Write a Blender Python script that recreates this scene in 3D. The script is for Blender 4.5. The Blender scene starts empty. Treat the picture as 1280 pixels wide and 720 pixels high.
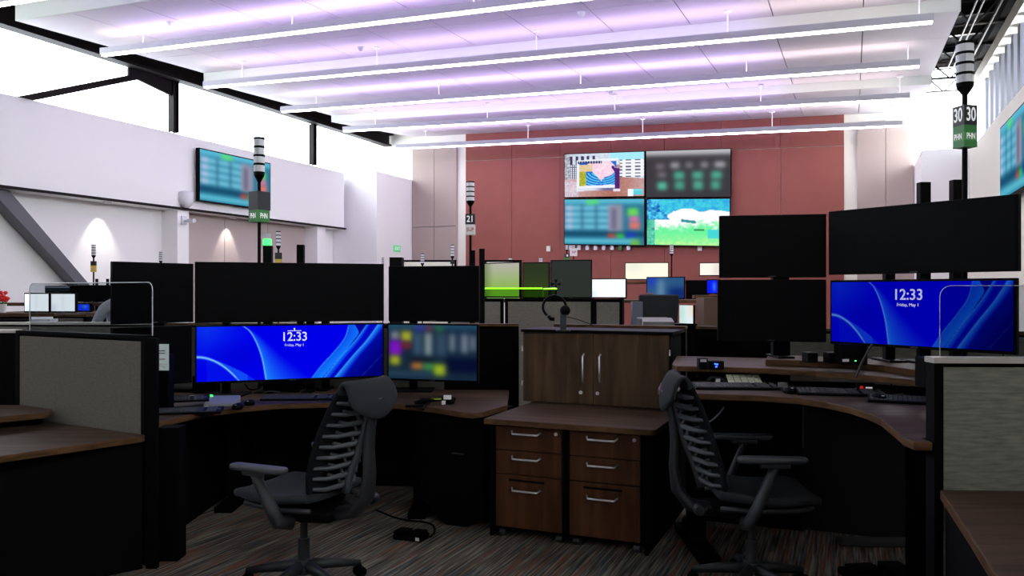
import bpy, math, random
from mathutils import Vector, Matrix
random.seed(7)
S = bpy.context.scene
C = S.collection
F, H, HY = 1000.0, 1.54, 364.0          # focal length in px of a 1280 wide frame, eye height, horizon row
CA, SA = .9205, .3907                   # the building stands 23 degrees off the camera axis
RZ = -math.atan2(SA, CA)

# ---------------------------------------------------------------- camera, sky, exposure
cam = bpy.data.cameras.new('camera'); cam.lens = 36*F/1280; cam.sensor_width = 36
cam.shift_y = (HY-360)/1280; cam.clip_start = .05; cam.clip_end = 200
co = bpy.data.objects.new('camera', cam); C.objects.link(co)
co.location = (0, 0, H); co.rotation_euler = (math.pi/2, 0, 0); S.camera = co
w = bpy.data.worlds.new('overcast_sky'); S.world = w; w.use_nodes = True
bg = w.node_tree.nodes['Background']; bg.inputs[0].default_value = (.93, .97, 1, 1); bg.inputs[1].default_value = 7.5
S.view_settings.view_transform = 'Standard'; S.view_settings.look = 'None'
S.view_settings.exposure = 0.52; S.view_settings.gamma = 1; S.view_settings.use_curve_mapping = False
FIX_DOWN, FIX_UP, ADDED_WASH = 13.0, 17.0, 22.0     # brightness of the linear lamps: lens, warm uplight, added violet tint

def daylight(x, y, z, rot, sx, sy, watt):        # daylight entering at a window
    l = bpy.data.lights.new('window_daylight', 'AREA'); l.shape = 'RECTANGLE'; l.size = sx; l.size_y = sy; l.energy = watt; l.color = (.96,.98,1)
    o = bpy.data.objects.new('window_daylight', l); C.objects.link(o); o.location = (x, y, z); o.rotation_euler = rot
for _a, _b, _z, _rz, _sx, _sy, _w in ((2.36, 12.4, 4.43, math.pi/2, 9, 1.1, 260), (1.66, 16.84, 4.7, math.pi, 1.1, 1.4, 60), (-10.68, 8.0, 4.65, -math.pi/2, 16, .85, 90)):
    daylight(_a*CA+_b*SA, -_a*SA+_b*CA, _z, (-math.pi/2, 0, RZ+_rz+math.pi), _sx, _sy, _w)

# ---------------------------------------------------------------- colour and material helpers
def lin(c):
    return tuple((x/12.92 if x <= .04045 else ((x+.055)/1.055)**2.4) for x in [v/255 for v in c])
MATS = {}
def mat(name, rgb=(128,128,128), rough=.5, metal=0, emit=0, spec=.5, noise=None, bump=0, alpha=None):
    if name in MATS: return MATS[name]
    m = bpy.data.materials.new(name); m.use_nodes = True; n = m.node_tree; b = n.nodes['Principled BSDF']
    col = lin(rgb)+(1,)
    b.inputs['Base Color'].default_value = col; b.inputs['Roughness'].default_value = rough
    b.inputs['Metallic'].default_value = metal; b.inputs['Specular IOR Level'].default_value = spec
    if emit: b.inputs['Emission Color'].default_value = col; b.inputs['Emission Strength'].default_value = emit
    if noise:
        (sx, sy, sz), amt = noise
        tc = n.nodes.new('ShaderNodeTexCoord'); mp = n.nodes.new('ShaderNodeMapping'); mp.inputs['Scale'].default_value = (sx, sy, sz)
        nz = n.nodes.new('ShaderNodeTexNoise'); nz.inputs['Scale'].default_value = 1; nz.inputs['Detail'].default_value = 4
        rp = n.nodes.new('ShaderNodeMapRange'); rp.inputs[1].default_value = .3; rp.inputs[2].default_value = .7
        rp.inputs[3].default_value = 1-amt; rp.inputs[4].default_value = 1+amt
        mx = n.nodes.new('ShaderNodeVectorMath'); mx.operation = 'SCALE'; mx.inputs[0].default_value = col[:3]
        L = n.links.new
        L(tc.outputs['Object'], mp.inputs[0]); L(mp.outputs[0], nz.inputs['Vector']); L(nz.outputs[0], rp.inputs[0])
        L(rp.outputs[0], mx.inputs['Scale']); L(mx.outputs[0], b.inputs['Base Color'])
        if bump:
            bp = n.nodes.new('ShaderNodeBump'); bp.inputs['Strength'].default_value = bump; bp.inputs['Distance'].default_value = .004
            L(nz.outputs[0], bp.inputs['Height']); L(bp.outputs[0], b.inputs['Normal'])
    MATS[name] = m; return m
def wood(name, dark, light, sc=(3, 30, 30), rough=.42):
    if name in MATS: return MATS[name]
    m = bpy.data.materials.new(name); m.use_nodes = True; n = m.node_tree; b = n.nodes['Principled BSDF']; L = n.links.new
    tc = n.nodes.new('ShaderNodeTexCoord'); mp = n.nodes.new('ShaderNodeMapping'); mp.inputs['Scale'].default_value = sc
    nz = n.nodes.new('ShaderNodeTexNoise'); nz.inputs['Scale'].default_value = 1; nz.inputs['Detail'].default_value = 5; nz.inputs['Distortion'].default_value = .6
    cr = n.nodes.new('ShaderNodeValToRGB'); e = cr.color_ramp.elements
    e[0].position = .32; e[0].color = lin(dark)+(1,); e[1].position = .7; e[1].color = lin(light)+(1,)
    L(tc.outputs['Object'], mp.inputs[0]); L(mp.outputs[0], nz.inputs['Vector']); L(nz.outputs[0], cr.inputs[0]); L(cr.outputs[0], b.inputs['Base Color'])
    b.inputs['Roughness'].default_value = rough; b.inputs['Specular IOR Level'].default_value = .12
    MATS[name] = m; return m
def carpet():
    m = bpy.data.materials.new('striped_carpet'); m.use_nodes = True; n = m.node_tree; b = n.nodes['Principled BSDF']; L = n.links.new
    tc = n.nodes.new('ShaderNodeTexCoord')
    def nz(sx, sy, det=3):
        mp = n.nodes.new('ShaderNodeMapping'); mp.inputs['Scale'].default_value = (sx, sy, 1); t = n.nodes.new('ShaderNodeTexNoise')
        t.inputs['Scale'].default_value = 1; t.inputs['Detail'].default_value = det
        L(tc.outputs['Object'], mp.inputs[0]); L(mp.outputs[0], t.inputs['Vector']); return t
    a = nz(70, 2.2); r = n.nodes.new('ShaderNodeValToRGB'); el = r.color_ramp.elements
    el[0].position = .36; el[0].color = lin((60,57,53))+(1,); el[1].position = .62; el[1].color = lin((138,132,121))+(1,)
    e = el.new(.5); e.color = lin((99,94,87))+(1,)
    L(a.outputs[0], r.inputs[0])
    c = nz(38, 1.3, 2); q = n.nodes.new('ShaderNodeValToRGB'); q.color_ramp.elements[0].position = .57; q.color_ramp.elements[1].position = .63
    L(c.outputs[0], q.inputs[0]); mx = n.nodes.new('ShaderNodeMix'); mx.data_type = 'RGBA'
    L(q.outputs[0], mx.inputs[0]); L(r.outputs[0], mx.inputs[6]); mx.inputs[7].default_value = lin((128,82,64))+(1,)
    d = nz(45, 1.7, 2); q2 = n.nodes.new('ShaderNodeValToRGB'); q2.color_ramp.elements[0].position = .6; q2.color_ramp.elements[1].position = .66
    L(d.outputs[0], q2.inputs[0]); m2 = n.nodes.new('ShaderNodeMix'); m2.data_type = 'RGBA'
    L(q2.outputs[0], m2.inputs[0]); L(mx.outputs[2], m2.inputs[6]); m2.inputs[7].default_value = lin((70,84,92))+(1,)
    L(m2.outputs[2], b.inputs['Base Color']); b.inputs['Roughness'].default_value = .95; b.inputs['Specular IOR Level'].default_value = .1
    return m
def glassy(name, tint, clear=.93, rough=.05):
    m = bpy.data.materials.new(name); m.use_nodes = True; n = m.node_tree; n.nodes.clear(); L = n.links.new
    o = n.nodes.new('ShaderNodeOutputMaterial'); t = n.nodes.new('ShaderNodeBsdfTransparent'); g = n.nodes.new('ShaderNodeBsdfGlossy')
    t.inputs[0].default_value = lin(tint)+(1,); g.inputs['Roughness'].default_value = rough
    x = n.nodes.new('ShaderNodeMixShader'); x.inputs[0].default_value = 1-clear
    L(t.outputs[0], x.inputs[1]); L(g.outputs[0], x.inputs[2]); L(x.outputs[0], o.inputs[0]); return m
def screen_mat(gain=1.0):
    k = 'screen_image_%g' % gain
    if k in MATS: return MATS[k]
    m = bpy.data.materials.new('lit_screen'); m.use_nodes = True; n = m.node_tree; n.nodes.clear()
    o = n.nodes.new('ShaderNodeOutputMaterial'); a = n.nodes.new('ShaderNodeVertexColor'); a.layer_name = 'picture'
    e = n.nodes.new('ShaderNodeEmission'); e.inputs[1].default_value = gain*.7
    n.links.new(a.outputs[0], e.inputs[0]); n.links.new(e.outputs[0], o.inputs[0]); MATS[k] = m; return m

WHITE = mat('white_wall_paint', (243,242,241), .8)
CREAM = mat('cream_wall_paint', (226,224,210), .8)
PINKP = mat('beige_acoustic_fabric', (190,176,172), .9)
TAUPE = mat('taupe_acoustic_fabric', (166,150,142), .9)
REDP = mat('oxide_red_acoustic_fabric', (138,76,66), .85, noise=((3,3,3), .05))
CEIL = mat('white_ceiling_panel', (200,193,200), .75)
FASC = mat('grey_ceiling_fascia', (196,200,192), .8)
DECK = mat('dark_painted_deck', (26,25,25), .85, spec=.1)
STEEL = mat('dark_painted_steel', (34,31,30), .7, spec=.1)
CONDUIT = mat('galvanised_conduit', (104,98,94), .5, .3)
BLK = mat('black_plastic', (6,6,7), .6, spec=.08)
BLKM = mat('black_laminate', (6,6,7), .7, spec=.06)
CHRG = mat('charcoal_plastic', (46,48,52), .5)
SCRN = mat('dark_monitor_glass', (3,3,5), .5, spec=.07)
FAB = mat('grey_panel_fabric', (108,106,99), .95, spec=.1, noise=((14,14,70), .16), bump=.4)
FABD = mat('dark_grey_panel_fabric', (124,118,112), .95, spec=.1, noise=((30,30,60), .12))
CAPL = mat('pale_aluminium_trim', (196,190,180), .4, .4)
WTOP = wood('walnut_worktop', (58,43,35), (86,65,53), (1.6, 26, 26), .6)
WEDGE = wood('walnut_edge_band', (66,46,30), (104,74,48), (8, 8, 40), .5)
WDOOR = wood('walnut_door_laminate', (61,46,33), (94,73,54), (16, 16, 1.6), .45)
WDRAW = wood('red_walnut_drawer_laminate', (60,34,20), (88,55,35), (16, 16, 1.6), .45)
CHROME = mat('brushed_chrome', (225,225,228), .38, .75)
LENS = mat('lamp_diffuser', (255,250,252), .5, emit=FIX_DOWN)
LAMPB = mat('white_lamp_body', (214,214,220), .5)
LENSW = mat('white_signal_lens', (206,206,210), .35)
SIGNB = mat('black_sign_face', (22,22,24), .5)
SIGNG = mat('green_sign_face', (46,128,56), .5)
SIGNW = mat('white_sign_face', (226,222,220), .5)
SIGNY = mat('yellow_sign_face', (206,178,84), .5)
LETW = mat('white_lettering', (240,240,240), .5, emit=.25)
LETR = mat('red_lettering', (160,40,50), .5)
MESH_B = mat('charcoal_chair_textile', (46,48,51), .9, spec=.15, noise=((300,300,300), .15))
CHFR = mat('graphite_chair_frame', (36,38,41), .5, spec=.4)
RIB = mat('grey_chair_ribs', (78,81,87), .5)
FLOORM = carpet()
GLASS = glassy('window_glass', (250,252,255), .96)
ACRYL = glassy('clear_acrylic', (228,231,233), 1.0, .0)
ACRG = glassy('green_lit_acrylic', (200,228,176), 1.0, .0)
ACRE = mat('acrylic_edge', (200,205,208), .3)

# ---------------------------------------------------------------- mesh helpers
def XY(px, D): return ((px-640)/F*D, D)
def Z(py, D): return H+(HY-py)/F*D
def W(a, b): return (a*CA+b*SA, -a*SA+b*CA)
def ab(x, y): return (x*CA-y*SA, x*SA+y*CA)

class MB:
    def __init__(s): s.v = []; s.f = []
    def add(s, vs, fs):
        o = len(s.v); s.v += [tuple(v) for v in vs]; s.f += [tuple(i+o for i in f) for f in fs]; return s
    def box(s, x0, x1, y0, y1, z0, z1):
        vs = [(x, y, z) for z in (z0, z1) for x, y in ((x0,y0),(x1,y0),(x1,y1),(x0,y1))]
        return s.add(vs, [(3,2,1,0),(4,5,6,7),(0,1,5,4),(1,2,6,5),(2,3,7,6),(3,0,4,7)])
    def hexa(s, bot, top):
        return s.add(list(bot)+list(top), [(3,2,1,0),(4,5,6,7),(0,1,5,4),(1,2,6,5),(2,3,7,6),(3,0,4,7)])
    def prism(s, poly, z0, z1):
        ar = sum(poly[i][0]*poly[(i+1)%len(poly)][1]-poly[(i+1)%len(poly)][0]*poly[i][1] for i in range(len(poly)))
        if ar < 0: poly = poly[::-1]
        n = len(poly); vs = [(x, y, z0) for x, y in poly]+[(x, y, z1) for x, y in poly]
        return s.add(vs, [tuple(range(n-1, -1, -1)), tuple(range(n, 2*n))]+[(i, (i+1)%n, n+(i+1)%n, n+i) for i in range(n)])
    def slab(s, poly_xz, y0, y1):           # outline in x,z extruded along y
        n = len(poly_xz); vs = [(x, y0, z) for x, z in poly_xz]+[(x, y1, z) for x, z in poly_xz]
        return s.add(vs, [tuple(range(n)), tuple(range(2*n-1, n-1, -1))]+[(i, n+i, n+(i+1)%n, (i+1)%n) for i in range(n)])
    def tube(s, path, r, n=8, sq=1.0):
        P = [Vector(p) for p in path]; k = len(P); rs = r if isinstance(r, (list, tuple)) else [r]*k
        vs = []; up = None
        for i in range(k):
            t = (P[min(i+1, k-1)]-P[max(i-1, 0)]).normalized()
            if up is None: up = Vector((0,0,1)) if abs(t.z) < .9 else Vector((1,0,0))
            u = t.cross(up).normalized(); up2 = u.cross(t).normalized(); up = up2
            for j in range(n):
                an = 2*math.pi*j/n; vs.append(P[i]+u*math.cos(an)*rs[i]*sq+up2*math.sin(an)*rs[i])
        fs = [(i*n+j, (i+1)*n+j, (i+1)*n+(j+1)%n, i*n+(j+1)%n) for i in range(k-1) for j in range(n)]
        fs += [tuple(range(n)), tuple(range(k*n-1, (k-1)*n-1, -1))]
        return s.add(vs, fs)
    def lathe(s, prof, cx=0, cy=0, n=16):   # (r, z) pairs from bottom to top
        k = len(prof); vs = [(cx+r*math.cos(2*math.pi*j/n), cy+r*math.sin(2*math.pi*j/n), z) for r, z in prof for j in range(n)]
        fs = [(i*n+j, i*n+(j+1)%n, (i+1)*n+(j+1)%n, (i+1)*n+j) for i in range(k-1) for j in range(n)]
        fs += [tuple(range(n-1, -1, -1)), tuple(range((k-1)*n, k*n))]
        return s.add(vs, fs)
    def grid(s, pts, nu, nv):
        return s.add(pts, [(j*nu+i, j*nu+i+1, (j+1)*nu+i+1, (j+1)*nu+i) for j in range(nv-1) for i in range(nu-1)])
    def obj(s, name, m, parent=None, bevel=0, smooth=False, loc=None, rz=0, solid=0, seg=2, m2=None, sub=0):
        me = bpy.data.meshes.new(name); me.from_pydata(s.v, [], s.f); me.update()
        me.materials.append(m)
        if m2: 
            me.materials.append(m2)
            for p in me.polygons:
                if abs(p.normal.z) < .5: p.material_index = 1
        o = bpy.data.objects.new(name, me); C.objects.link(o)
        if parent is not None: o.parent = parent
        if loc: o.location = loc
        if rz: o.rotation_euler = (0, 0, rz)
        if smooth or bevel:
            for p in me.polygons: p.use_smooth = smooth
        if solid:
            md = o.modifiers.new('thickness', 'SOLIDIFY'); md.thickness = solid; md.offset = 0
        if bevel:
            md = o.modifiers.new('bevel', 'BEVEL'); md.width = bevel; md.segments = seg; md.limit_method = 'ANGLE'
        if sub:
            md = o.modifiers.new('smooth', 'SUBSURF'); md.levels = md.render_levels = sub
        return o
def thing(name, label, cat, loc=(0,0,0), rz=0, group=None):
    o = bpy.data.objects.new(name, None); C.objects.link(o); o.location = loc; o.rotation_euler = (0,0,rz); o.empty_display_size = .1
    return tag(o, label, cat, group)
def tag(o, label, cat, group=None):
    o['label'] = label; o['category'] = cat
    if group: o['group'] = group
    return o
def struct(name, mb, m, bld=True, **k):
    o = mb.obj(name, m, rz=RZ if bld else 0, **k); o['kind'] = 'structure'; return o
def lab(o, s): o['label'] = s; return o

def lettering(body, size, m, parent, loc, rot=(math.pi/2,0,0), bold=True, sx=1.0, name='lettering', depth=.0006):
    cu = bpy.data.curves.new(name, 'FONT'); cu.body = body; cu.size = size; cu.align_x = 'CENTER'; cu.align_y = 'CENTER'
    cu.extrude = depth
    if bold: cu.offset = size*.012
    t = bpy.data.objects.new('tmp', cu); C.objects.link(t)
    bpy.context.view_layer.update()
    me = bpy.data.meshes.new_from_object(t.evaluated_get(bpy.context.evaluated_depsgraph_get()))
    bpy.data.objects.remove(t); me.name = name; me.materials.clear(); me.materials.append(m)
    o = bpy.data.objects.new(name, me); C.objects.link(o); o.parent = parent; o.location = loc; o.rotation_euler = rot; o.scale = (sx,1,1)
    return o

# ---------------------------------------------------------------- pictures on the lit screens
def picture(name, x0, x1, z0, z1, y, nx, ny, fn, parent, gain=1.0, tilt=0.0):
    """a flat display face: fn(u, v) gives the sRGB colour, v down"""
    pts = []; cols = []
    for j in range(ny):
        v = j/(ny-1)
        for i in range(nx):
            u = i/(nx-1); x = x0+(x1-x0)*u
            pts.append((x, y, z1+(z0-z1)*v-tilt*(x-(x0+x1)/2))); cols.append(lin(fn(u, v))+(1,))
    me = bpy.data.meshes.new(name)
    me.from_pydata(pts, [], [(j*nx+i, (j+1)*nx+i, (j+1)*nx+i+1, j*nx+i+1) for j in range(ny-1) for i in range(nx-1)])
    at = me.color_attributes.new('picture', 'FLOAT_COLOR', 'POINT')
    at.data.foreach_set('color', [c for q in cols for c in q])
    me.materials.append(screen_mat(gain))
    o = bpy.data.objects.new(name, me); C.objects.link(o); o.parent = parent; return o
def mixc(a, b, t): t = max(0, min(1, t)); return tuple(a[i]*(1-t)+b[i]*t for i in range(3))
def sg(x, s): return 1/(1+math.exp(-max(-40, min(40, x/s))))
def soft(base, rects, s=.015):
    def fn(u, v):
        c = base
        for (u0, v0, u1, v1, col) in rects:
            a = sg(u-u0, s)*sg(u1-u, s)*sg(v-v0, s*1.6)*sg(v1-v, s*1.6); c = mixc(c, col, a)
        return c
    return fn
def interp(pts, x):
    for (a, fa), (b, fb) in zip(pts, pts[1:]):
        if x <= b:
            t = (x-a)/(b-a); return fa+(fb-fa)*t
    return pts[-1][1]
def spl(pts):
    def f(x):
        n = len(pts)
        for i in range(n-1):
            if x <= pts[i+1][0] or i == n-2:
                a, b = pts[i], pts[i+1]; t = (x-a[0])/(b[0]-a[0])
                pa = pts[i-1] if i else a; pb = pts[i+2] if i+2 < n else b
                m0 = (b[1]-pa[1])/(b[0]-pa[0])*(b[0]-a[0]); m1 = (pb[1]-a[1])/(pb[0]-a[0])*(b[0]-a[0])
                return (2*t**3-3*t*t+1)*a[1]+(t**3-2*t*t+t)*m0+(-2*t**3+3*t*t)*b[1]+(t**3-t*t)*m1
    return f
k2 = spl([(0,.238),(.08,.268),(.3,.305),(.6,.335),(1,.356)])
k2b = spl([(0,.245),(.15,.33),(.3,.39),(.6,.49),(1,.63)])
kA = spl([(0,.808),(.25,.785),(.5,.728),(.75,.66),(1,.602)])
kA2 = spl([(0,.842),(.15,.862),(.3,.835),(.5,.79),(.75,.725),(1,.66)])
kB = spl([(0,.91),(.3,.845),(.6,.765),(1,.668)])
kB2 = spl([(0,.925),(.3,.868),(.6,.795),(1,.70)])
kC = spl([(0,.975),(.3,.91),(.6,.83),(1,.73)])
kD = spl([(0,1.02),(.3,.95),(.6,.87),(1,.78)])
def wallpaper(dim=0):
    base = (0, 0, 232); mid = (14, 72, 240); br = (60, 160, 255); hot = (120, 200, 255)
    def fn(u, v):
        c = mixc(base, mid, .75*max(0, 1-abs(u-.05)/.24)*max(0, .8-v)*1.2)
        c = mixc(c, (0,0,205), max(0, 1-math.hypot((u-.2)*1.6, v-.55)/.35)*.6)
        if u < .26:
            q = .55+.45*(u/.213)**2
            if v > q-.01 and u > .05: c = mixc(c, mid, .2)
            if u > .03 and v < q:
                t = (v-(.55+.45*(u/.3)**1.6)); 
                if t > 0: c = mixc(c, (24,104,250), .7)
            c = mixc(c, hot, math.exp(-((v-q)/.022)**2)*(1 if u < .2 else .7))
        elif u < .31 and v > .55+.45*(u/.3)**1.6: c = mixc(c, (24,104,250), .4)
        a, b = k2(v), k2b(v)
        if a < u < b: c = mixc((30,140,255), base, ((u-a)/(b-a))**.7*1.05+.25*(1-v))
        c = mixc(c, hot, math.exp(-((u-a)/.0035)**2)*.9)
        a, b, d, e, g = kA(v), kA2(v), kB(v), kC(v), kD(v)
        if a < u < b: c = mixc((10,76,236), (20,130,255), (u-a)/(b-a)*.6+.4*v)
        elif b < u < d: c = mixc((0,6,214), (0,0,150), (1-v))
        elif d < u < kB2(v): c = mixc((26,126,250), (0,40,220), (u-d)/(kB2(v)-d))
        elif kB2(v) < u < e: c = (0, 10, 196)
        elif e < u < g: c = mixc((40,150,255), (0,20,190), (u-e)/(g-e))
        elif u >= g: c = mixc((0,10,160), (0,0,110), (u-g)/.15)
        for q, s_ in ((a, .0025), (d, .002), (e, .003)): c = mixc(c, (70,170,255), math.exp(-((u-q)/s_)**2)*.8)
        c = mixc(c, (30,90,220), math.exp(-((u+.29*v-1.17)/.002)**2)*.5)
        if dim: c = tuple(x*(.74 if i == 2 else .62) for i, x in enumerate(c))
        return c
    return fn

mosaic = soft((24,44,66), [
    (-.1,-.1,1.1,.08,(40,80,110)),(.03,.12,.12,.28,(150,160,170)),(.15,.12,.27,.3,(200,204,50)),(.01,.3,.15,.56,(146,22,226)),
    (.15,.33,.27,.43,(150,40,50)),(.02,.58,.13,.74,(200,206,40)),(.29,.14,.38,.56,(62,94,122)),(.42,.14,.5,.56,(150,170,170)),
    (.55,.14,.66,.56,(58,84,108)),(.7,.16,.76,.48,(130,146,160)),(.83,.16,.9,.5,(140,150,170)),(.93,.18,.99,.46,(120,134,150)),
    (.27,.62,.52,.7,(8,12,36)),(.66,.6,1.1,.86,(8,16,52)),(.27,.7,.4,.82,(220,130,50)),(.4,.7,.52,.84,(70,160,80)),(.52,.72,.65,.92,(180,208,40)),
    (.3,.02,.42,.1,(60,60,180)),(.44,.02,.5,.1,(150,50,60)),(.55,.02,.62,.1,(50,140,60)),(-.1,.86,.5,.95,(44,76,96))], .018)
def rows(sat=1.0):
    r = [(-.1,-.1,1.1,.1,(90,186,214)),(.28,.0,.44,.12,(90,220,120))]
    for i in range(4): r += [(.0,.14+.14*i,.62,.24+.14*i,(120,200,226)),(.02,.15+.14*i,.1,.23+.14*i,(200,190,226))]
    r += [(.22,.12,.235,.7,(40,90,120)),(.4,.12,.415,.7,(40,90,120)),(.56,.12,.74,.72,(150,150,170)),(.6,.2,.66,.66,(110,100,130)),
        (.8,.2,.93,.38,(110,220,90)),(.82,.38,.94,.5,(220,120,170)),(.82,.5,.95,.66,(230,120,110)),
        (-.1,.72,1.1,.82,(20,70,100)),(.55,.76,.66,.86,(200,70,60)),(.66,.76,.76,.86,(60,200,80)),(.78,.74,.9,.84,(30,60,200)),(-.1,.88,.9,.97,(100,200,220)),(.84,.88,.95,1.1,(110,180,80))]
    return soft((44,118,150), r, .014)
chart = soft((62,60,64), [(-.1,-.1,1.1,.1,(190,190,196)),(.12,.28,.22,.4,(120,112,124)),(.3,.26,.4,.38,(170,166,176)),(.48,.26,.56,.38,(130,126,136)),(.66,.26,.74,.38,(150,146,156)),(.82,.26,.94,.38,(176,172,182)),
    (.14,.46,.24,.58,(120,112,124)),(.34,.46,.46,.62,(82,176,150)),(.56,.46,.68,.62,(82,176,150)),(.78,.46,.9,.62,(82,176,150)),
    (.14,.68,.25,.84,(90,200,166)),(.35,.66,.46,.84,(74,166,140)),(.57,.66,.68,.84,(82,176,150)),(.78,.66,.88,.84,(78,170,146))], .016)
def vn(x, y):
    def h(i, j): 
        t = math.sin(i*127.1+j*311.7)*43758.5453; return t-math.floor(t)
    i, j = math.floor(x), math.floor(y); a, b = x-i, y-j; a = a*a*(3-2*a); b = b*b*(3-2*b)
    return (h(i,j)*(1-a)+h(i+1,j)*a)*(1-b)+(h(i,j+1)*(1-a)+h(i+1,j+1)*a)*b
def landscape(u, v):
    n = vn(u*30, v*20)*.6+vn(u*70, v*50)*.4
    if v < .2+.12*vn(u*9, 3) and u > .16: return mixc((50,160,235), (70,215,225), n*1.6-.2)
    if u < .24+.1*vn(5, v*8) and v < .45: return mixc((10,60,160), (90,220,250), n*1.5-.1)
    if u < .1: return mixc((30,150,120), (150,250,220), n)
    t = v-(.52-.1*u+.08*vn(u*6, v*6))
    c = mixc((255,255,255), (110,245,160), t*6+(n-.5)*1.6)
    if v > .72: c = mixc(c, (190,250,160), (v-.72)*3*n*2)
    if abs(v-(.47+.2*(u-.45))) < .03 and .42 < u < .6: c = (60,150,160)
    if abs(v-.67) < .02 and .58 < u < .7: c = (60,150,90)
    if .74 < u < .9 and .66 < v < .85: c = mixc(c, (60,210,230), .8)
    return c
def newsroom(u, v):
    n = vn(u*60, v*40)
    c = mixc((236,240,248), (190,206,226), n)
    if v < .3 and (u*14 % 1) < .5 and u < .42 and v > .05: c = (70,60,96)
    if u < .18 and .25 < v < .6: c = mixc((240,244,250), (90,96,130), 1 if (u*40 % 1) < .4 or (v*20 % 1) < .3 else 0)
    if u < .07: c = mixc((120,120,130), (230,230,240), n)
    if u > .7 and v < .56: c = mixc((246,248,252), (90,92,116), 1 if (v*13 % 1) < .4 and (u*9 % 1) < .6 else 0)
    if u > .58 and v < .16: c = (170,236,250)
    if v > .6-.05*math.sin(u*3.14): c = mixc((214,190,196), (176,110,96), (1-abs(u-.6)*1.6)+.25*(n-.5))
    if v > .64 and u < .18: c = mixc((230,222,232), (200,170,190), n)
    top, bot = .22-.06*u, .78-.05*u
    if .16 < u < .68 and top-.06 < v < bot+.1: c = (240,244,252)
    if .19 < u < .66 and top < v < bot-.02:
        r = math.hypot((u-.5)*1.15, (v-.36)*.9)
        c = (40,110,214)
        q = (r*22+u*3) % 1
        if q < .4 and v > .45: c = (96,214,240)
        if r < .17 or (abs(u-.47)+.5*abs(v-.3) < .17) or (v < .4 and .3 < u < .45): c = mixc((250,196,222), (252,236,244), n)
        if u < .28 and v > .3: c = mixc((206,206,70), (150,150,40), n)
        if u < .36 and .26 < v < .42: c = mixc((210,206,90), (250,200,220), n)
    if .17 < u < .48 and .17 < v < .23 and (u*30 % 1) < .7: c = (50,56,110)
    if .17 < u < .64 and .8 < v < .86: c = mixc((226,226,240), (110,106,150), sg(u-.45, .03))
    if .64 < u < .7 and .36 < v < .82: c = (86,40,116)
    if .66 < u < .71 and .27 < v < .36: c = (196,150,150)
    if .6 < u < .66 and .3 < v < .46 and abs((u-.6)*2-(v-.3)) < .05: c = (80,40,120)
    if .62 < u < .71 and .82 < v < .88: c = (236,226,240)
    if .8 < u < .87 and v > .84: c = (250,254,255)
    if .87 <= u < .98 and .84 < v < .97: c = (90,210,226) if .88 < v else (120,220,236)
    return c
white_page = soft((236,242,246), [(.48,.05,.5,.95,(206,214,222)),(.0,.6,.2,1.1,(210,220,230))], .03)

# ---------------------------------------------------------------- the shell of the hall
struct('floor', MB().box(-11.2, 2.6, -5, 17.2, -.1, 0), FLOORM)
deck = struct('ceiling', MB().box(-11.2, 2.6, -5, 17.2, 5.75, 5.9), DECK)
def zc(a): return 4.9-.03*(a+4)
A0, A1 = -9.71, 1.107
def cloud(b0, b1, nrow, dlo, dhi, ncol=11):
    L = (A1-A0)/ncol; R = (b1-b0)/nrow
    zz = lambda a, b: zc(a)+dlo+(dhi-dlo)*(b-b0)/(b1-b0)
    for i in range(ncol):
        for j in range(nrow):
            p, q = A0+L*i+.006, A0+L*(i+1)-.006; r, s = b0+R*j+.004, b0+R*(j+1)-.004
            MB().hexa([(p,r,zz(p,r)),(q,r,zz(q,r)),(q,s,zz(q,s)),(p,s,zz(p,s))],
                      [(p,r,zz(p,r)+.03),(q,r,zz(q,r)+.03),(q,s,zz(q,s)+.03),(p,s,zz(p,s)+.03)]).obj('ceiling_panel', CEIL, deck)
    MB().hexa([(A0,b0-.03,zz(A0,b0)),(A1,b0-.03,zz(A1,b0)),(A1,b0,zz(A1,b0)),(A0,b0,zz(A0,b0))],
              [(A0,b0-.03,zz(A0,b0)+.22),(A1,b0-.03,zz(A1,b0)+.22),(A1,b0,zz(A1,b0)+.22),(A0,b0,zz(A0,b0)+.22)]).obj('ceiling_fascia', FASC, deck)
    for sgn, a in ((-1, A0), (1, A1)):
        MB().hexa([(a-.01,b0,zz(a,b0)+.03),(a+.01,b0,zz(a,b0)+.03),(a+.01,b1,zz(a,b1)+.03),(a-.01,b1,zz(a,b1)+.03)],
                  [(a-.01,b0,zz(a,b0)+.12),(a+.01,b0,zz(a,b0)+.12),(a+.01,b1,zz(a,b1)+.12),(a-.01,b1,zz(a,b1)+.12)]).obj('ceiling_edge', DECK, deck)
cloud(6.87, 10.03, 3, -.12, .02)
cloud(10.06, 13.5, 3, -.12, .03)
cloud(13.53, 16.75, 3, -.1, .17)

# left side: bulkhead above two recesses, clerestory behind it
struct('wall_left', MB().box(-11.1, -10.86, -5, 17, 0, 4.2), WHITE)
struct('wall_left_bulkhead', MB().box(-10.858, -10.5, -5, 15.08, 2.93, 4.2), WHITE)
struct('wall_left_pier', MB().box(-10.858, -10.5, 10.25, 10.5, 0, 2.929), WHITE)
struct('wall_left_pier', MB().box(-10.858, -10.5, 14.1, 14.39, 0, 2.929), WHITE)
struct('wall_left_return', MB().box(-10.858, -9.7, 15.17, 16.74, 0, 4.2), WHITE)
n2 = struct('trim_1', MB().box(-10.858, -10.84, 10.502, 14.098, 0, 2.928), PINKP)
for i in range(3):
    b0 = 10.51+i*1.196
    for z0, z1 in ((.02,1.93),(1.94,2.92)):
        MB().box(-10.84, -10.822, b0+.005, b0+1.186, z0, z1).obj('wall_panel', PINKP, n2)
struct('trim_2', MB().box(-10.5, -10.44, -5, 15.08, 2.925, 2.96), STEEL)
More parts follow.
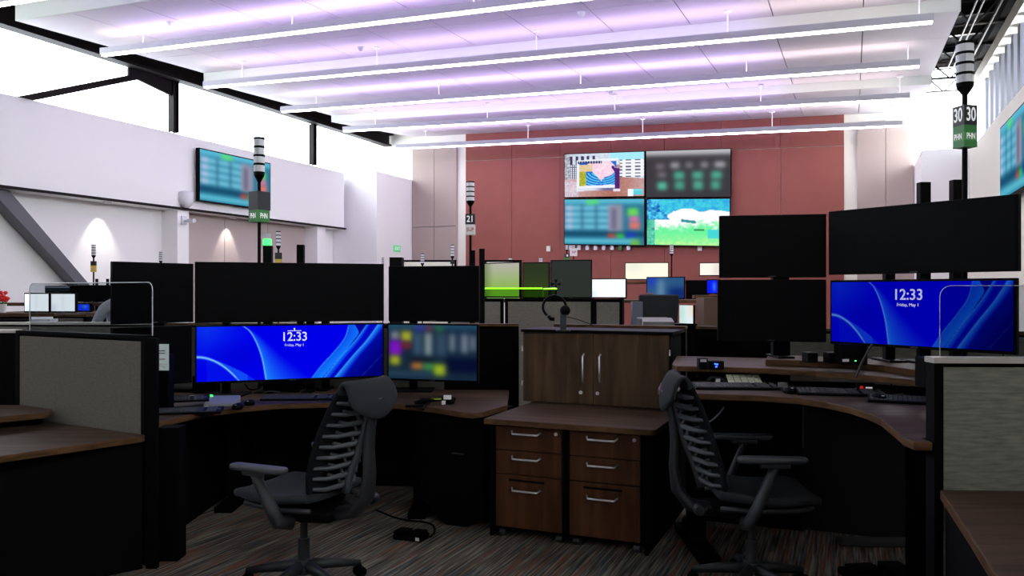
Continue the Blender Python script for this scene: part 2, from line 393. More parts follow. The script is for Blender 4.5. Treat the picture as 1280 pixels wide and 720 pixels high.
win = struct('window_1', MB().box(-10.64, -10.62, -5, 16.7, 4.2, 5.2), GLASS)
struct('trim_3', MB().box(-10.45, -10.25, -5, 16.7, 5.05, 5.09).box(-10.38, -10.32, -5, 16.7, 5.09, 5.31).box(-10.5, -10.2, -5, 16.7, 5.31, 5.35), STEEL)
struct('trim_4', MB().box(-10.66, -10.6, -5, 16.7, 5.2, 5.75), DECK)
for b in (2.6, 6.36, 10.12, 13.88):
    struct('trim_post', MB().box(-10.51, -10.39, b-.06, b-.045, 4.2, 5.05).box(-10.46, -10.44, b-.045, b+.045, 4.2, 5.05).box(-10.51, -10.39, b+.045, b+.06, 4.2, 5.05), STEEL)
struct('trim_brace', MB().hexa([(-10.5,7.42,4.2),(-10.4,7.42,4.2),(-10.4,7.66,4.2),(-10.5,7.66,4.2)],
                               [(-10.5,9.5,5.05),(-10.4,9.5,5.05),(-10.4,9.74,5.05),(-10.5,9.74,5.05)]), STEEL)
struct('trim_gusset', MB().hexa([(-10.47,9.2,4.93),(-10.43,9.2,4.93),(-10.43,10.06,4.8),(-10.47,10.06,4.8)],
                                [(-10.47,9.2,5.05),(-10.43,9.2,5.05),(-10.43,10.06,5.05),(-10.47,10.06,5.05)]), STEEL)
struct('trim_brace', MB().hexa([(-10.84,10.27-.12,0),(-10.6,10.27-.12,0),(-10.6,10.24,0),(-10.84,10.24,0)],
                               [(-10.84,7.1,2.92),(-10.6,7.1,2.92),(-10.6,7.38,2.92),(-10.84,7.38,2.92)]), mat('blue_grey_steel', (92,92,98), .5))
# back wall
wb = struct('wall_back', MB().box(-10.858, 1.08, 16.76, 17, 0, 5.74), CREAM)
zt = lambda a: zc(a)+.165
cols = 7; La = (-.13+8.27)/cols
for i in range(cols):
    p, q = -8.27+La*i, -8.27+La*(i+1)
    zm = lambda a: 4.57-.027*(a+8.27)
    for lo, hi in ((lambda a: 0.02, zm), (lambda a: zm(a)+.012, zt)):
        MB().hexa([(p+.004,16.72,lo(p)),(q-.004,16.72,lo(q)),(q-.004,16.76,lo(q)),(p+.004,16.76,lo(p))],
                  [(p+.004,16.72,hi(p)),(q-.004,16.72,hi(q)),(q-.004,16.76,hi(q)),(p+.004,16.76,hi(p))]).obj('wall_panel', REDP, wb)
for p, q, top in ((-9.68,-9.1,4.98),(-9.09,-8.5,4.98),(.1,.59,4.78),(.6,1.07,4.75)):
    for z0, z1 in ((.02,3.06),(3.072,top)):
        MB().box(p, q, 16.7, 16.76, z0, z1).obj('wall_panel', TAUPE, wb)
# right side
struct('wall_right', MB().box(1.78, 2.4, -5, 15, 0, 3.85), CREAM)
struct('wall_right_return', MB().box(1.08, 2.4, 15, 17, 0, 3.9), WHITE)
struct('trim_5', MB().box(1.9, 2.4, -5, 16.98, 5.0, 5.18), CREAM)
struct('trim_6', MB().box(1.95, 2.4, -5, 16.98, 5.18, 5.75), DECK)
w2 = struct('window_2', MB().box(2.3, 2.32, 3, 16.98, 3.85, 5.0), GLASS)
GREYF = mat('grey_window_fin', (92,94,104), .6)
for i in range(25):
    b = 3.4+i*.48
    MB().box(2.0, 2.28, b, b+.2, 3.852, 4.998).obj('window_fin', GREYF, w2)
struct('window_3', MB().box(1.1, 2.28, 16.86, 16.88, 3.9, 5.7), GLASS)
struct('wall_front', MB().box(-11.2, 2.6, -5.2, -5, 0, 5.9), WHITE)
# open roof bay on the right: joists, webs and conduits below the deck
for i in range(14):
    b = 3.5+i*1.0
    o = MB().box(1.15, 1.95, b, b+.07, 5.62, 5.75).tube([(1.15,b+.03,5.6),(1.55,b+.03,5.18),(1.95,b+.03,5.6)], .018, 5).tube([(1.15,b+.03,5.2),(1.95,b+.03,5.18)], .02, 5).obj('roof_joist', CONDUIT if i % 2 else STEEL, deck)
for a, z in ((1.42,5.12),(1.5,5.12),(1.72,5.15)):
    MB().tube([(a,3,z),(a,14.6,z)], .014, 6).obj('conduit', CONDUIT, deck)
struct('trim_7', MB().box(1.82, 1.92, -5, 15.6, 5.2, 5.45), DECK)

# ---------------------------------------------------------------- linear pendant lamps
def area(name, parent, loc, rot, sx, sy, energy, color):
    l = bpy.data.lights.new(name, 'AREA'); l.shape = 'RECTANGLE'; l.size = sx; l.size_y = sy; l.energy = energy; l.color = color
    o = bpy.data.objects.new(name, l); C.objects.link(o); o.parent = parent; o.location = loc; o.rotation_euler = rot; return o
ranks = ['row nearest the camera, cut by the top left corner', 'second row, its left end over the clerestory brace', 'third row, below the dark ceiling joint', 'fourth row from the camera', 'fifth row, last in front of the ceiling panels', 'farthest row, crossing in front of the red wall']
ta = math.atan(.03)
for k, b in enumerate((5.9, 7.75, 9.6, 11.43, 13.3, 15.3)):
    a0, a1 = -9.27, .8; am = (a0+a1)/2; x, y = W(am, b); z = zc(am)-.36-(.02 if k == 5 else 0)
    t = thing('pendant_lamp', 'long white linear pendant lamp, '+ranks[k], 'ceiling lamp', (x, y, z), RZ, 'linear lamps hung across the hall')
    h = (a1-a0)/2; tl = lambda q: -.03*q
    def sl(x0, x1, y0, y1, z0, z1):
        return MB().hexa([(x0,y0,z0+tl(x0)),(x1,y0,z0+tl(x1)),(x1,y1,z0+tl(x1)),(x0,y1,z0+tl(x0))],[(x0,y0,z1+tl(x0)),(x1,y0,z1+tl(x1)),(x1,y1,z1+tl(x1)),(x0,y1,z1+tl(x0))])
    sl(-h, h, -.045, .045, .018, .1).obj('housing', mat('lamp_housing', (176,176,184), .5), t)
    sl(-h+.01, h-.01, -.028, .028, 0, .018).obj('diffuser', LENS, t)
    for q in (-4.3, -1.9, .5, 2.9, 4.9):
        top = zc(am+q)+.0-z
        MB().tube([(q,0,.1+tl(q)),(q,0,top)], .009, 6).lathe([(.05,top-.015),(.05,top)], q, 0, 10).obj('suspension_cable', LAMPB, t)
    area('uplight', t, (0,0,.104), (math.pi, ta, 0), 9.9, .34, FIX_UP, (1, .86, .84))
    for ln, sh in ((7.6,.5), (3.8,.35)):
        for sd in (-1, 1): area('added_violet_wash', t, (-.6,sd*.09,.09), (math.pi-sd*1.0, ta, 0), ln, .12, ADDED_WASH*sh, (.42, .28, 1))  # violet lamps added only to tint the ceiling, no part of the fixtures

# small ceiling devices
for q, b, kk in ((-7.9,7.6,'at the far left of the nearest ceiling field'),(-6.2,9.3,'over the clerestory post'),(-3.6,12.6,'left of the middle suspension cable'),(-2.9,8.9,'in the violet part of the ceiling')):
    x, y = W(q, b); tag(MB().lathe([(.02,-.06),(.045,-.03),(.05,0)]).obj('sprinkler', LAMPB, loc=(x, y, zc(q)-.075+.0)), 'small round white sprinkler head '+kk, 'sprinkler', 'sprinklers in the ceiling')
# downlights washing the recesses
for k, (b, e, nm) in enumerate(((9.0, 26, 'white recess'), (11.75, 22, 'beige recess'))):
    x, y = W(-10.66, b)
    t = thing('downlight', 'small recessed downlight in the soffit of the '+nm, 'lamp', (x, y, 2.90), 0, None)
    MB().lathe([(.05,0),(.06,.01),(.06,.029)]).obj('trim_ring', LAMPB, t)
    l = bpy.data.lights.new('spot', 'SPOT'); l.energy = e; l.spot_size = 1.15; l.spot_blend = .6; l.color = (1,.93,.85); l.shadow_soft_size = .03
    o = bpy.data.objects.new('spot', l); C.objects.link(o); o.parent = t; o.location = (0,0,-.01); dx, dy = W(-.22, 0); 
    o.rotation_euler = Vector((dx, dy, -1)).to_track_quat('-Z', 'Y').to_euler()
# devices on the walls
x, y = W(-10.5, 10.38)
t = thing('wall_speaker', 'small rounded white loudspeaker high on the left wall pier', 'speaker', (x, y, 2.98), RZ)
MB().lathe([(.05,-.02),(.1,.03),(.12,.1),(.12,.24),(.1,.26)], .06, 0, 20).obj('body', LAMPB, t, smooth=True)
t = thing('security_camera', 'small white wall camera on a bracket below the loudspeaker', 'camera', (x, y, 2.7), RZ)
MB().box(-.0, .03, -.06, .06, -.02, .12).obj('mounting_plate', LAMPB, t); MB().tube([(.03,0,.04),(.12,0,.04)], .02).obj('bracket', LAMPB, t)
MB().tube([(.12,-.0,.04),(.3,-.06,.03)], .035, 10).obj('camera_body', LAMPB, t)
x, y = W(-9.7, 16.0)
t = thing('exit_sign', 'small green lit exit sign on the white corner block', 'sign', (x, y, 2.45), RZ)
MB().box(0, .03, -.14, .14, 0, .15).obj('sign_plate', mat('green_exit_face', (90,190,130), .4, emit=.35), t)
lettering('EXIT', .11, LETW, t, (.032,0,.075), (math.pi/2,0,math.pi/2))
for (px, py, lb) in ((686,311,'left of'),(875,310,'right of')):
    b = 16.72; D = b/(CA+(px-640)/F*SA); x, y = XY(px, D)
    t = thing('wall_sensor', 'tiny cream wall box on the red wall %s the video wall' % lb, 'wall box', (x, y, Z(py, D)), RZ)
    MB().box(-.045, .045, -.04, -.0, -.06, .06).obj('cover', CREAM, t, bevel=.008)

# ---------------------------------------------------------------- the four big wall displays
def wall_display(pxl, pxr, yt_l, yt_r, yb_l, yb_r, fn, label, nx=60, ny=36, b=16.6, gain=1.0):
    D0 = b/(CA+(pxl-640)/F*SA); D1 = b/(CA+(pxr-640)/F*SA); p0 = XY(pxl, D0); p1 = XY(pxr, D1)
    wdt = math.hypot(p1[0]-p0[0], p1[1]-p0[1]); zt0, zt1, zb0, zb1 = Z(yt_l, D0), Z(yt_r, D1), Z(yb_l, D0), Z(yb_r, D1)
    til = (zt0+zb0-zt1-zb1)/2/wdt; z0 = (zb0+zb1)/2; z1 = (zt0+zt1)/2; h = wdt/2
    t = thing('wall_display', label, 'screen', ((p0[0]+p1[0])/2, (p0[1]+p1[1])/2, z0), RZ, 'displays of the video wall')
    hh = z1-z0
    T = lambda q: -til*q
    MB().hexa([(-h,0,T(-h)),(h,0,T(h)),(h,.06,T(h)),(-h,.06,T(-h))],[(-h,0,hh+T(-h)),(h,0,hh+T(h)),(h,.06,hh+T(h)),(-h,.06,hh+T(-h))]).obj('casing', BLK, t)
    MB().box(-.3, .3, .06, .118, hh*.3, hh*.7).obj('wall_mount', BLK, t)
    picture('screen', -h+.015, h-.015, .015, hh-.015, -.003, nx, ny, fn, t, gain, til); return t
wall_display(705, 806, 192.5, 188.5, 247, 246, newsroom, 'upper left wall display showing a presenter before a bright map', 150, 84)
wall_display(807, 914, 188.5, 185, 247, 247, chart, 'upper right wall display, dark grey with teal blurred marks')
wall_display(705, 806, 248.5, 248, 306, 307, rows(), 'lower left wall display with blurred blue table rows')
wall_display(808, 913, 248, 248, 307, 308, landscape, 'lower right wall display showing a bright green landscape', 130, 76)
x, y = W(-6.2, 16.6)
# row of small power plugs under the display wall
for k in range(8):
    px = 714+k*10.3; b = 16.7; D = b/(CA+(px-640)/F*SA); x, y = XY(px, D)
    tag(MB().box(-.035, .035, -.05, .018, -.05, .05).obj('cable_clip', LAMPB if k % 3 else SIGNG if k == 6 else LAMPB, loc=(x, y, Z(309.5, D)), rz=RZ), 'tiny white clip, %s from the left under the video wall' % ['first','second','third','fourth','fifth','sixth','seventh','eighth'][k], 'clip', 'clips below the wall displays')

# wall televisions at left and right
D0 = 10.35/(CA*.397+SA); 
def side_tv(a, b0, b1, z0, z1, label, fn, face):
    x, y = W(a, (b0+b1)/2); t = thing('wall_television', label, 'television', (x, y, z0), RZ)
    bh = (b1-b0)/2
    # local frame of the picture: face +1 looks towards +a, -1 towards -a
    e = bpy.data.objects.new('television_set', None)
    rot = math.pi/2 if face > 0 else -math.pi/2
    m = MB().box(-bh, bh, 0, .07, 0, z1-z0).obj('casing', BLK, t, rz=rot)
    s = picture('screen', -bh+.02, bh-.02, .02, z1-z0-.02, -.004, 60, 36, fn, m)
    MB().box(-.3, .3, .07, .13 if face > 0 else .12, .3, .6).obj('wall_mount', BLK, m); return t
side_tv(-10.37, 10.6, 12.45, 3.1, 4.02, 'television with blurred blue table rows on the left white wall', rows(), 1)
side_tv(1.66, 9.4, 11.25, 2.62, 3.52, 'television with blurred blue and red picture on the right wall', rows(), -1)

# ---------------------------------------------------------------- fabric partitions (spines and screens)
def partition(pts, z1, label, fab=FAB, cap=CAPL, th=.06, z0=0, frame=True, low=.1, group=None, split=None, black=()):
    """pts: two (x, y) ends; local x runs along the panel, -y faces the camera"""
    (x0, y0), (x1, y1) = pts; L = math.hypot(x1-x0, y1-y0); rz = math.atan2(y1-y0, x1-x0)
    t = thing('cubicle_partition', label, 'partition', (x0, y0, z0), rz, group)
    hh = z1-z0
    MB().box(0, L, .012, th-.012, 0, hh-.02).obj('core', BLKM, t)
    n = split or max(1, round(L/1.2)); s = L/n
    for i in range(n):
        MB().box(i*s+(.03 if frame and i == 0 else .004), (i+1)*s-(.03 if frame and i == n-1 else .004), 0, .012, low, hh-.035).obj('fabric_tile', BLKM if i in black else fab, t, bevel=.003, seg=1)
    MB().box(-.004, L+.004, -.006, th+.006, hh-.02, hh).obj('top_cap', cap, t)
    if frame:
        MB().box(-.002, .03, -.004, th, 0, hh-.02).obj('end_post', BLKM, t); MB().box(L-.03, L+.002, -.004, th, 0, hh-.02).obj('end_post', BLKM, t)
    return t
# left workstation spine, between the cabinet and the far left
partition((XY(-120, 6.45), XY(190, 6.42)), 1.29, 'long low partition behind the far left desk, pale top rail', FAB, CAPL, low=.76)
partition((XY(196, 6.42), XY(648, 6.25)), 1.285, 'long low partition behind the left workstation monitors', FAB, WEDGE, split=5, low=.76, black=(4,))  # fabric ends at desk height; bare black core below stands in for shade
partition((W(-2.1, 5.78), W(-1.1, 5.78)), 1.288, 'short partition directly behind the upper walnut cabinet', FABD, WEDGE)
partition((W(-1.02, 5.78), W(1.5, 5.78)), 1.29, 'long low partition behind the right workstation monitors', FAB, WEDGE, split=4, low=.9, black=(0,))  # black core below the tiles again painted in place of under-desk shade
# near left and right partitions with acrylic screens
pl = partition((XY(21, 5.12), XY(181, 4.5)), 1.29, 'grey fabric partition beside the near left worktop, black end post', mat('warm_grey_fabric', (110,106,98), .95, spec=.1, noise=((40,40,90), .12), bump=.4), BLKM, split=1)
tag(MB().box(0, .062, 0, .03, 0, 1.28).obj('partition_post', BLKM, loc=XY(182, 4.44)+(0,), rz=-.1), 'thick black post at the end of the near left partition', 'post')
tag(MB().box(-.02, .1, 0, .12, 0, .76).obj('desk_support', BLKM, loc=XY(200, 4.56)+(0,)), 'black metal desk support leg beside the near left partition', 'desk leg')
partition((XY(-120, 5.3), XY(19, 5.28)), 1.285, 'dark partition at the left picture edge', BLKM, CAPL, split=1)
partition((XY(1168, 2.87), XY(1440, 2.84)), 1.302, 'grey flecked fabric partition at the right edge, pale top rail', mat('green_grey_fabric', (130,131,121), .95, spec=.1, noise=((12,12,90), .24), bump=.4), CAPL, split=1)
def acrylic(p0, p1, z0, z1, label, m=ACRYL, edge=ACRE, r=.04, toponly=False):
    (x0, y0), (x1, y1) = p0, p1; L = math.hypot(x1-x0, y1-y0); rz = math.atan2(y1-y0, x1-x0); hh = z1-z0
    t = thing('acrylic_screen', label, 'screen guard', (x0, y0, z0), rz)
    arc = [(r-r*math.cos(q*math.pi/8), hh-r+r*math.sin(q*math.pi/8)) for q in range(5)]
    out = [(0,0)]+arc+[(L-x, z) for x, z in arc[::-1]]+[(L,0)]
    MB().slab(out[::-1], 0, .006).obj('pane', m, t)
    if toponly: out = [(0,hh),(L,hh)]
    MB().tube([(x, .003, z) for x, z in out], .009 if toponly else (.003 if y0 > 3.5 else .0014), 6).obj('polished_edge', edge, t)
    return t
acrylic((lambda p: (p[0], p[1]+.03))(XY(33, 5.07)), (lambda p: (p[0], p[1]+.03))(XY(187, 4.46)), 1.29, 1.59, 'clear acrylic screen standing on the near left partition')
acrylic((lambda p: (p[0], p[1]+.03))(XY(1181, 2.86)), (lambda p: (p[0], p[1]+.03))(XY(1400, 2.84)), 1.302, 1.56, 'clear acrylic screen standing on the right partition')

# ---------------------------------------------------------------- worktops
def worktop(pts, z, label, th=.035, extra=None, name='worktop', cat='desk'):
    cx, cy = sum(p[0] for p in pts)/len(pts), sum(p[1] for p in pts)/len(pts)
    t = thing(name, label, cat, (cx, cy, 0))
    MB().prism([(x-cx, y-cy) for x, y in pts], z-th, z).obj('top', WTOP, t, bevel=.004, m2=WEDGE)
    return t, cx, cy
def D_at(z, py): return (H-z)/((py-HY)/F)
zl = .78
left = [XY(px, D_at(zl, py)) for px, py in ((193,529),(222,522),(250,516),(300,509),(350,505),(420,503),(500,505),(545,510),(575,515),(592,516.5),(603,515),(634,506.5))]
left += [XY(636, 6.15), XY(196, 6.3)]
t, cx, cy = worktop(left, zl, 'curved walnut desk top of the left workstation')
for px, D in ((528, 5.75), (300, 5.9), (420, 6.0)):
    x, y = XY(px, D); MB().box(x-cx-.05, x-cx+.05, y-cy-.12, y-cy+.12, .04, zl-.035).box(x-cx-.06, x-cx+.06, y-cy-.35, y-cy+.2, 0, .04).obj('leg', BLKM, t)
x0, y0 = XY(196, 4.9)
MB().box(x0-cx, x0-cx+.03, y0-cy, y0-cy+1.3, .0, zl-.035).obj('side_panel', BLKM, t)
# dark equipment housing under the right end of the left desk
x, y = XY(570, 5.25)
t = thing('equipment_housing', 'black under-desk housing with a chamfered foot beside the drawers', 'cabinet', (x, y, 0), RZ)
MB().slab([(-.26,.16),(-.26,.735),(.2,.735),(.2,.06),(.07,.0),(-.07,.0)], 0, .5).obj('body', BLKM, t)
MB().box(-.03, .06, -.006, 0, .47, .48).obj('pull', CHRG, t)
# left near worktops
zw = .74
t, cx, cy = worktop([XY(-80, 3.62), XY(0, D_at(zw,570)), XY(178, D_at(zw,545)), XY(181, 4.46), XY(20, 5.08), XY(-100, 5.1)], zw, 'walnut worktop at the left edge in front of the grey partition')
MB().prism([(p[0]-cx, p[1]-cy) for p in (XY(-80, 3.8), XY(0, 4.0), XY(178, 4.44), XY(178, 4.47), XY(20, 5.05), XY(-100, 5.08))], 0, zw-.036).obj('base_panel', BLKM, t)
zu = .825
t, cx, cy = worktop([XY(-80, 4.15), XY(0, D_at(zu,521)), XY(62, D_at(zu,515)), XY(66, 4.85), XY(30, 5.02), XY(-90, 5.08)], zu, 'small raised walnut shelf on the near left worktop', .035, name='raised_shelf', cat='shelf')
MB().prism([(p[0]-cx, p[1]-cy) for p in (XY(-80, 4.5), XY(50, 4.8), XY(54, 4.88), XY(20, 5.0), XY(-90, 5.05))], zw+.001, zu-.035).obj('plinth', BLKM, t)
# right near worktop
t, cx, cy = worktop([XY(1175, 2.86), XY(1210, 2.36), XY(1241, 2.03), XY(1249, 1.99), XY(1262, 1.97), XY(1500, 1.94), XY(1430, 2.83)], .83, 'walnut worktop in the lower right corner, slanting edge')
MB().prism([(p[0]-cx, p[1]-cy) for p in (XY(1182, 2.85), XY(1250, 2.1), XY(1500, 2.03), XY(1430, 2.82))], 0, .794).obj('base_panel', BLKM, t)
# right workstation: keyboard tier, monitor tier, riser
zk = 1.0
kp = [XY(px, D_at(zk, py)) for px, py in ((822,486),(832,491),(870,492),(940,494),(1000,498),(1035,503),(1062,509),(1085,516),(1102,524),(1118,537),(1130,547),(1142,552),(1166,553))]
kp += [(1.508, 2.945), (2.1, 2.95), XY(1240, 4.3), XY(1060, 4.75), XY(900, 4.9), XY(826, 4.75)]
t, cx, cy = worktop(kp, zk, 'lower curved keyboard tier of the raised right desk', .032)
for px, D in ((870, 4.85), (1150, 4.1)):
    x, y = XY(px, D); MB().box(x-cx-.05, x-cx+.05, y-cy-.05, y-cy+.05, .04, zk-.032).box(x-cx-.06, x-cx+.06, y-cy-.35, y-cy+.35, 0, .04).obj('leg', BLKM, t)
zm_ = 1.10
mp_ = [XY(px, D_at(zm_, py)) for px, py in ((840,455),(846,457.5),(900,458.5),(960,460.5),(1020,464),(1080,468.5),(1140,474.5),(1172,479),(1200,483))]
mp_ += [XY(1240, 4.1), XY(1235, 4.4), XY(1170, 4.9), XY(1000, 5.2), XY(846, 5.45)]
t, cx, cy = worktop(mp_, zm_, 'upper monitor tier of the raised right desk', .032)
for px, D in ((880, 5.0), (1190, 4.3)):
    x, y = XY(px, D); MB().box(x-cx-.04, x-cx+.04, y-cy-.03, y-cy+.03, zk+.001-.0, zm_-.032).obj('tier_post', BLKM, t)
zr = 1.137
rp_ = [XY(px, D_at(zr, py)) for px, py in ((957,449.5),(1000,450.5),(1060,453),(1105,456.5))]+[XY(1160, 4.0), XY(1160, 4.6), XY(1000, 5.0), XY(960, 5.05)]
t, cx, cy = worktop(rp_, zr, 'narrow walnut riser lying on the upper tier of the right desk', .0365, name='monitor_riser', cat='riser')
# modesty panels under the right desk
x, y = XY(1004, 4.8)
t = thing('modesty_panel', 'black modesty panel with pale corner rod under the right desk', 'panel', (x, y, 0), RZ)
MB().box(-.7, 0, 0, .02, .1, .93).box(-.72,-.68,-.02,.04,0,.1).obj('panel', BLKM, t)
MB().tube([(.0,-.012,.6),(.0,-.012,.95)], .005, 6).obj('rod', CHRG, t)
x, y = W(-.85, 5.5)
tag(MB().box(0, 2.2, 0, .03, .04, .9).obj('wire_cover', mat('brown_black_panel', (24,18,15), .9), loc=(x, y, -.04), rz=RZ), 'dark brown wire cover panel at floor level behind the right desk', 'panel')

# ---------------------------------------------------------------- cabinet and drawer units
def bar_pull(parent, x, z, L, vertical=False, y=0, name='handle'):
    if vertical: p = [(x,y,z-L/2),(x,y-.03,z-L/2+.015),(x,y-.032,z+L/2-.015),(x,y,z+L/2)]
    else: p = [(x-L/2,y,z+.012),(x-L/2+.014,y-.03,z),(x+L/2-.014,y-.03,z),(x+L/2,y,z+.012)]
    return MB().tube(p, .0065, 8).obj(name, CHROME, parent, smooth=True)
x, y = W(-2.18, 5.33)
t = thing('wall_cabinet', 'walnut two-door cabinet with black top standing on the worktop', 'cabinet', (x, y, .748), RZ)
MB().box(.0, 1.06, .02, .4, 0, .5).obj('body', BLKM, t)
MB().box(-.008, 1.085, -.012, .41, .5, .52).obj('top', BLK, t)
for i in range(2):
    x0 = .005+i*.528
    d = MB().box(x0, x0+.522, 0, .019, .004, .496).obj('door', WDOOR, t, bevel=.0015, seg=1)
    hx = x0+.522-.065 if i == 0 else x0+.05
    bar_pull(d, hx, .255, .2, True)
    MB().tube([(hx-.022+.0,0,.085),(hx-.022,-.006,.085)], .013, 12).obj('lock', CHROME, d)
    for zz in (.13, .38): MB().box(-.006 if i == 0 else 1.058, .002 if i == 0 else 1.066, -.004, .01, zz-.02, zz+.02).obj('hinge', CHROME, d)
x, y = W(-2.11, 4.55)
t = thing('counter_top', 'walnut counter top over the two drawer units', 'counter', (x, y, 0), RZ)
MB().prism([(0,-.03),(1.06,-.03),(1.08,-.01),(1.08,1.18),(0,1.18)], .712, .747).obj('top', WTOP, t, bevel=.004, m2=WEDGE)
MB().box(0.01, .03, .04, 1.15, 0, .711).obj('side_panel', BLKM, t); MB().box(1.0, 1.02, .04, 1.15, 0, .711).obj('side_panel', BLKM, t)
for k in range(2):
    x, y = W(-2.07+k*.485, 4.57)
    t = thing('drawer_unit', ('left' if k == 0 else 'right')+' mobile drawer unit of three walnut drawers under the counter', 'drawer unit', (x, y, 0), RZ, 'drawer units under the counter')
    MB().box(0, .475, .02, .6, .055, .705).obj('body', BLKM, t)
    for j, (z0, z1, hz) in enumerate(((.555,.7,.66),(.405,.549,.505),(.075,.399,.31))):
        d = MB().box(.022, .455, 0, .02, z0, z1).obj('drawer', WDRAW, t, bevel=.002, seg=1)
        bar_pull(d, .225, hz, .19)
        if j == 2: MB().box(.11, .345, -.004, .004, .362, .375).obj('label_slot', BLK, d)
        if j == 0: MB().tube([(.42,0,.672),(.42,-.006,.672)], .011, 10).obj('lock', CHROME, d)
    for cx, cy in ((.05,.06),(.425,.06),(.05,.54),(.425,.54)):
        MB().tube([(cx-.02,cy,.027),(cx+.02,cy,.027)], .027, 12).obj('caster', CHRG, t)

# ---------------------------------------------------------------- monitors
def monitor(pxl, Dl, pxr, Dr, z0, z1, label, fn=None, res=(60, 36), clock=False, group=None, bz=.012, arm=True, gain=1.0, th=.03, label_screen=None):
    p0, p1 = XY(pxl, Dl), XY(pxr, Dr); wd = math.hypot(p1[0]-p0[0], p1[1]-p0[1]); rz = math.atan2(p1[1]-p0[1], p1[0]-p0[0]); h = wd/2
    t = thing('monitor', label, 'monitor', ((p0[0]+p1[0])/2, (p0[1]+p1[1])/2, z0), rz, group); hh = z1-z0
    MB().box(-h, h, 0, th, 0, hh).obj('housing', BLK, t, bevel=.004)
    MB().box(-h*.45, h*.45, th, th+.035, hh*.2, hh*.8).obj('back_cover', BLK, t, bevel=.01)
    if fn: picture('screen', -h+bz, h-bz, bz*1.3, hh-bz, -.0025, res[0], res[1], fn, t, gain)
    else: MB().box(-h+bz, h-bz, -.0015, .002, bz*1.5, hh-bz).obj('screen', SCRN, t)
    MB().box(-.02, .02, -.003, .0, bz*.3, bz*.9).obj('logo_plate', CHRG, t)
    if arm: MB().tube([(0,th+.03,hh*.5),(0,th+.1,hh*.5)], .03, 8).obj('arm', BLK, t)
    if clock:
        cu = .507 if clock == 1 else .468
        X = -h+2*h*cu; s = 1.0
        lettering('12:33', .088*hh/.4, LETW if clock == 1 else mat('dim_white_lettering', (190,190,225), .5, emit=.35), t, (X, -.004, hh*(.772)), sx=.93)
        lettering('Friday, May 1', .026*hh/.4, LETW, t, (X, -.004, hh*.63), sx=.95, bold=False)
        if clock == 1:
            MB().box(X-.048, X+.048, -.004, -.0035, hh*.875, hh*.887).obj('lock_bar', LETW, t); MB().box(X-.005, X+.005, -.004, -.0035, hh*.887, hh*.93).obj('lock_symbol', LETW, t)
    return t
LB = lambda Dl: 0
monitor(243.5, 5.6, 480, 6.05, Z(402.5,5.82), Z(328.5,5.82), 'wide dark monitor above the blue one at the left workstation')
monitor(243.5, 5.58, 480, 6.03, Z(476,5.8), Z(405,5.8), 'wide lit blue monitor showing 12:33 at the left workstation', wallpaper(), (230, 76), clock=1)
monitor(140.5, 5.15, 242, 5.6, Z(404,5.4), Z(328,5.35), 'dark monitor at the far left of the left workstation, upper')
monitor(140.5, 5.15, 240, 5.58, Z(482,5.4), Z(408,5.35), 'dark monitor at the far left of the left workstation, lower')
monitor(485.5, 5.98, 598.5, 5.78, Z(402,5.88), Z(332.5,5.88), 'dark monitor above the colourful blurred one at the left workstation')
monitor(484, 5.96, 598, 5.76, Z(477,5.86), Z(404.5,5.86), 'monitor with blurred coloured blocks at the left workstation', mosaic, (70, 46), gain=.75)
monitor(899, 4.72, 1033, 4.6, Z(347,4.66), Z(268.5,4.66), 'dark monitor at the left end of the right workstation, upper')
monitor(897, 4.70, 1033, 4.58, Z(427,4.64), Z(349.5,4.64), 'dark monitor at the left end of the right workstation, lower')
monitor(1035.5, 4.55, 1272.5, 3.72, Z(341.5,4.13), Z(253.5,4.1), 'wide dark monitor above the blue one at the right workstation', th=.035)
monitor(1037.5, 4.53, 1270.5, 3.72, Z(436,4.13), Z(349,4.13), 'wide lit blue monitor showing 12:33 at the right workstation', wallpaper(1), (230, 76), clock=2)
# masts that carry them
def mast(px, D, z0, z1, label, wpx=.07, base=.3, dp=.05):
    x, y = XY(px, D); t = thing('monitor_mast', label, 'monitor stand', (x, y, z0), 0)
    MB().box(-wpx/2, wpx/2, -dp/2, dp/2, .012, z1-z0).obj('post', BLK, t, bevel=.004); MB().box(-base/2, base/2, -.12, .12, 0, .012).obj('base_plate', BLK, t, bevel=.003)
mast(283, 5.86, zl, 1.75, 'thin black mast behind the left part of the left blue monitor', .05)
mast(388, 6.08, zl, 1.6, 'black mast behind the middle of the left blue monitor', .055, .08)
mast(376, 6.3, zl, Z(306,6.3), 'taller black mast rising above the left wide monitor', .055, .08)
mast(407, 6.18, zl, 1.6, 'black mast behind the left blue monitor, beside the middle one', .055, .08)
mast(517, 6.12, zl, 1.6, 'black mast behind the monitor with coloured blocks', .06)
mast(200, 5.65, zl, 1.6, 'black mast behind the far left pair of monitors', .08)
mast(335, 6.05, zl, Z(307,6.05), 'stout black mast with a green glow beacon near its top, left workstation', .065, .14)
mast(975, 4.9, zr, 1.8, 'black mast behind the stacked pair of the right workstation', .1, .1)
mast(1111, 4.62, zr, Z(230,4.62)-.3, 'black mast under the right blue monitor, left one', .055, .1)
mast(1154.5, 4.5, zr, Z(228,4.5), 'black mast rising above the right wide monitor, left of the signal tower', .06, .14)
mast(1195.5, 4.4, zm_, Z(225,4.4), 'black mast with twin grooves above the right wide monitor, by the signal tower', .058, .16)
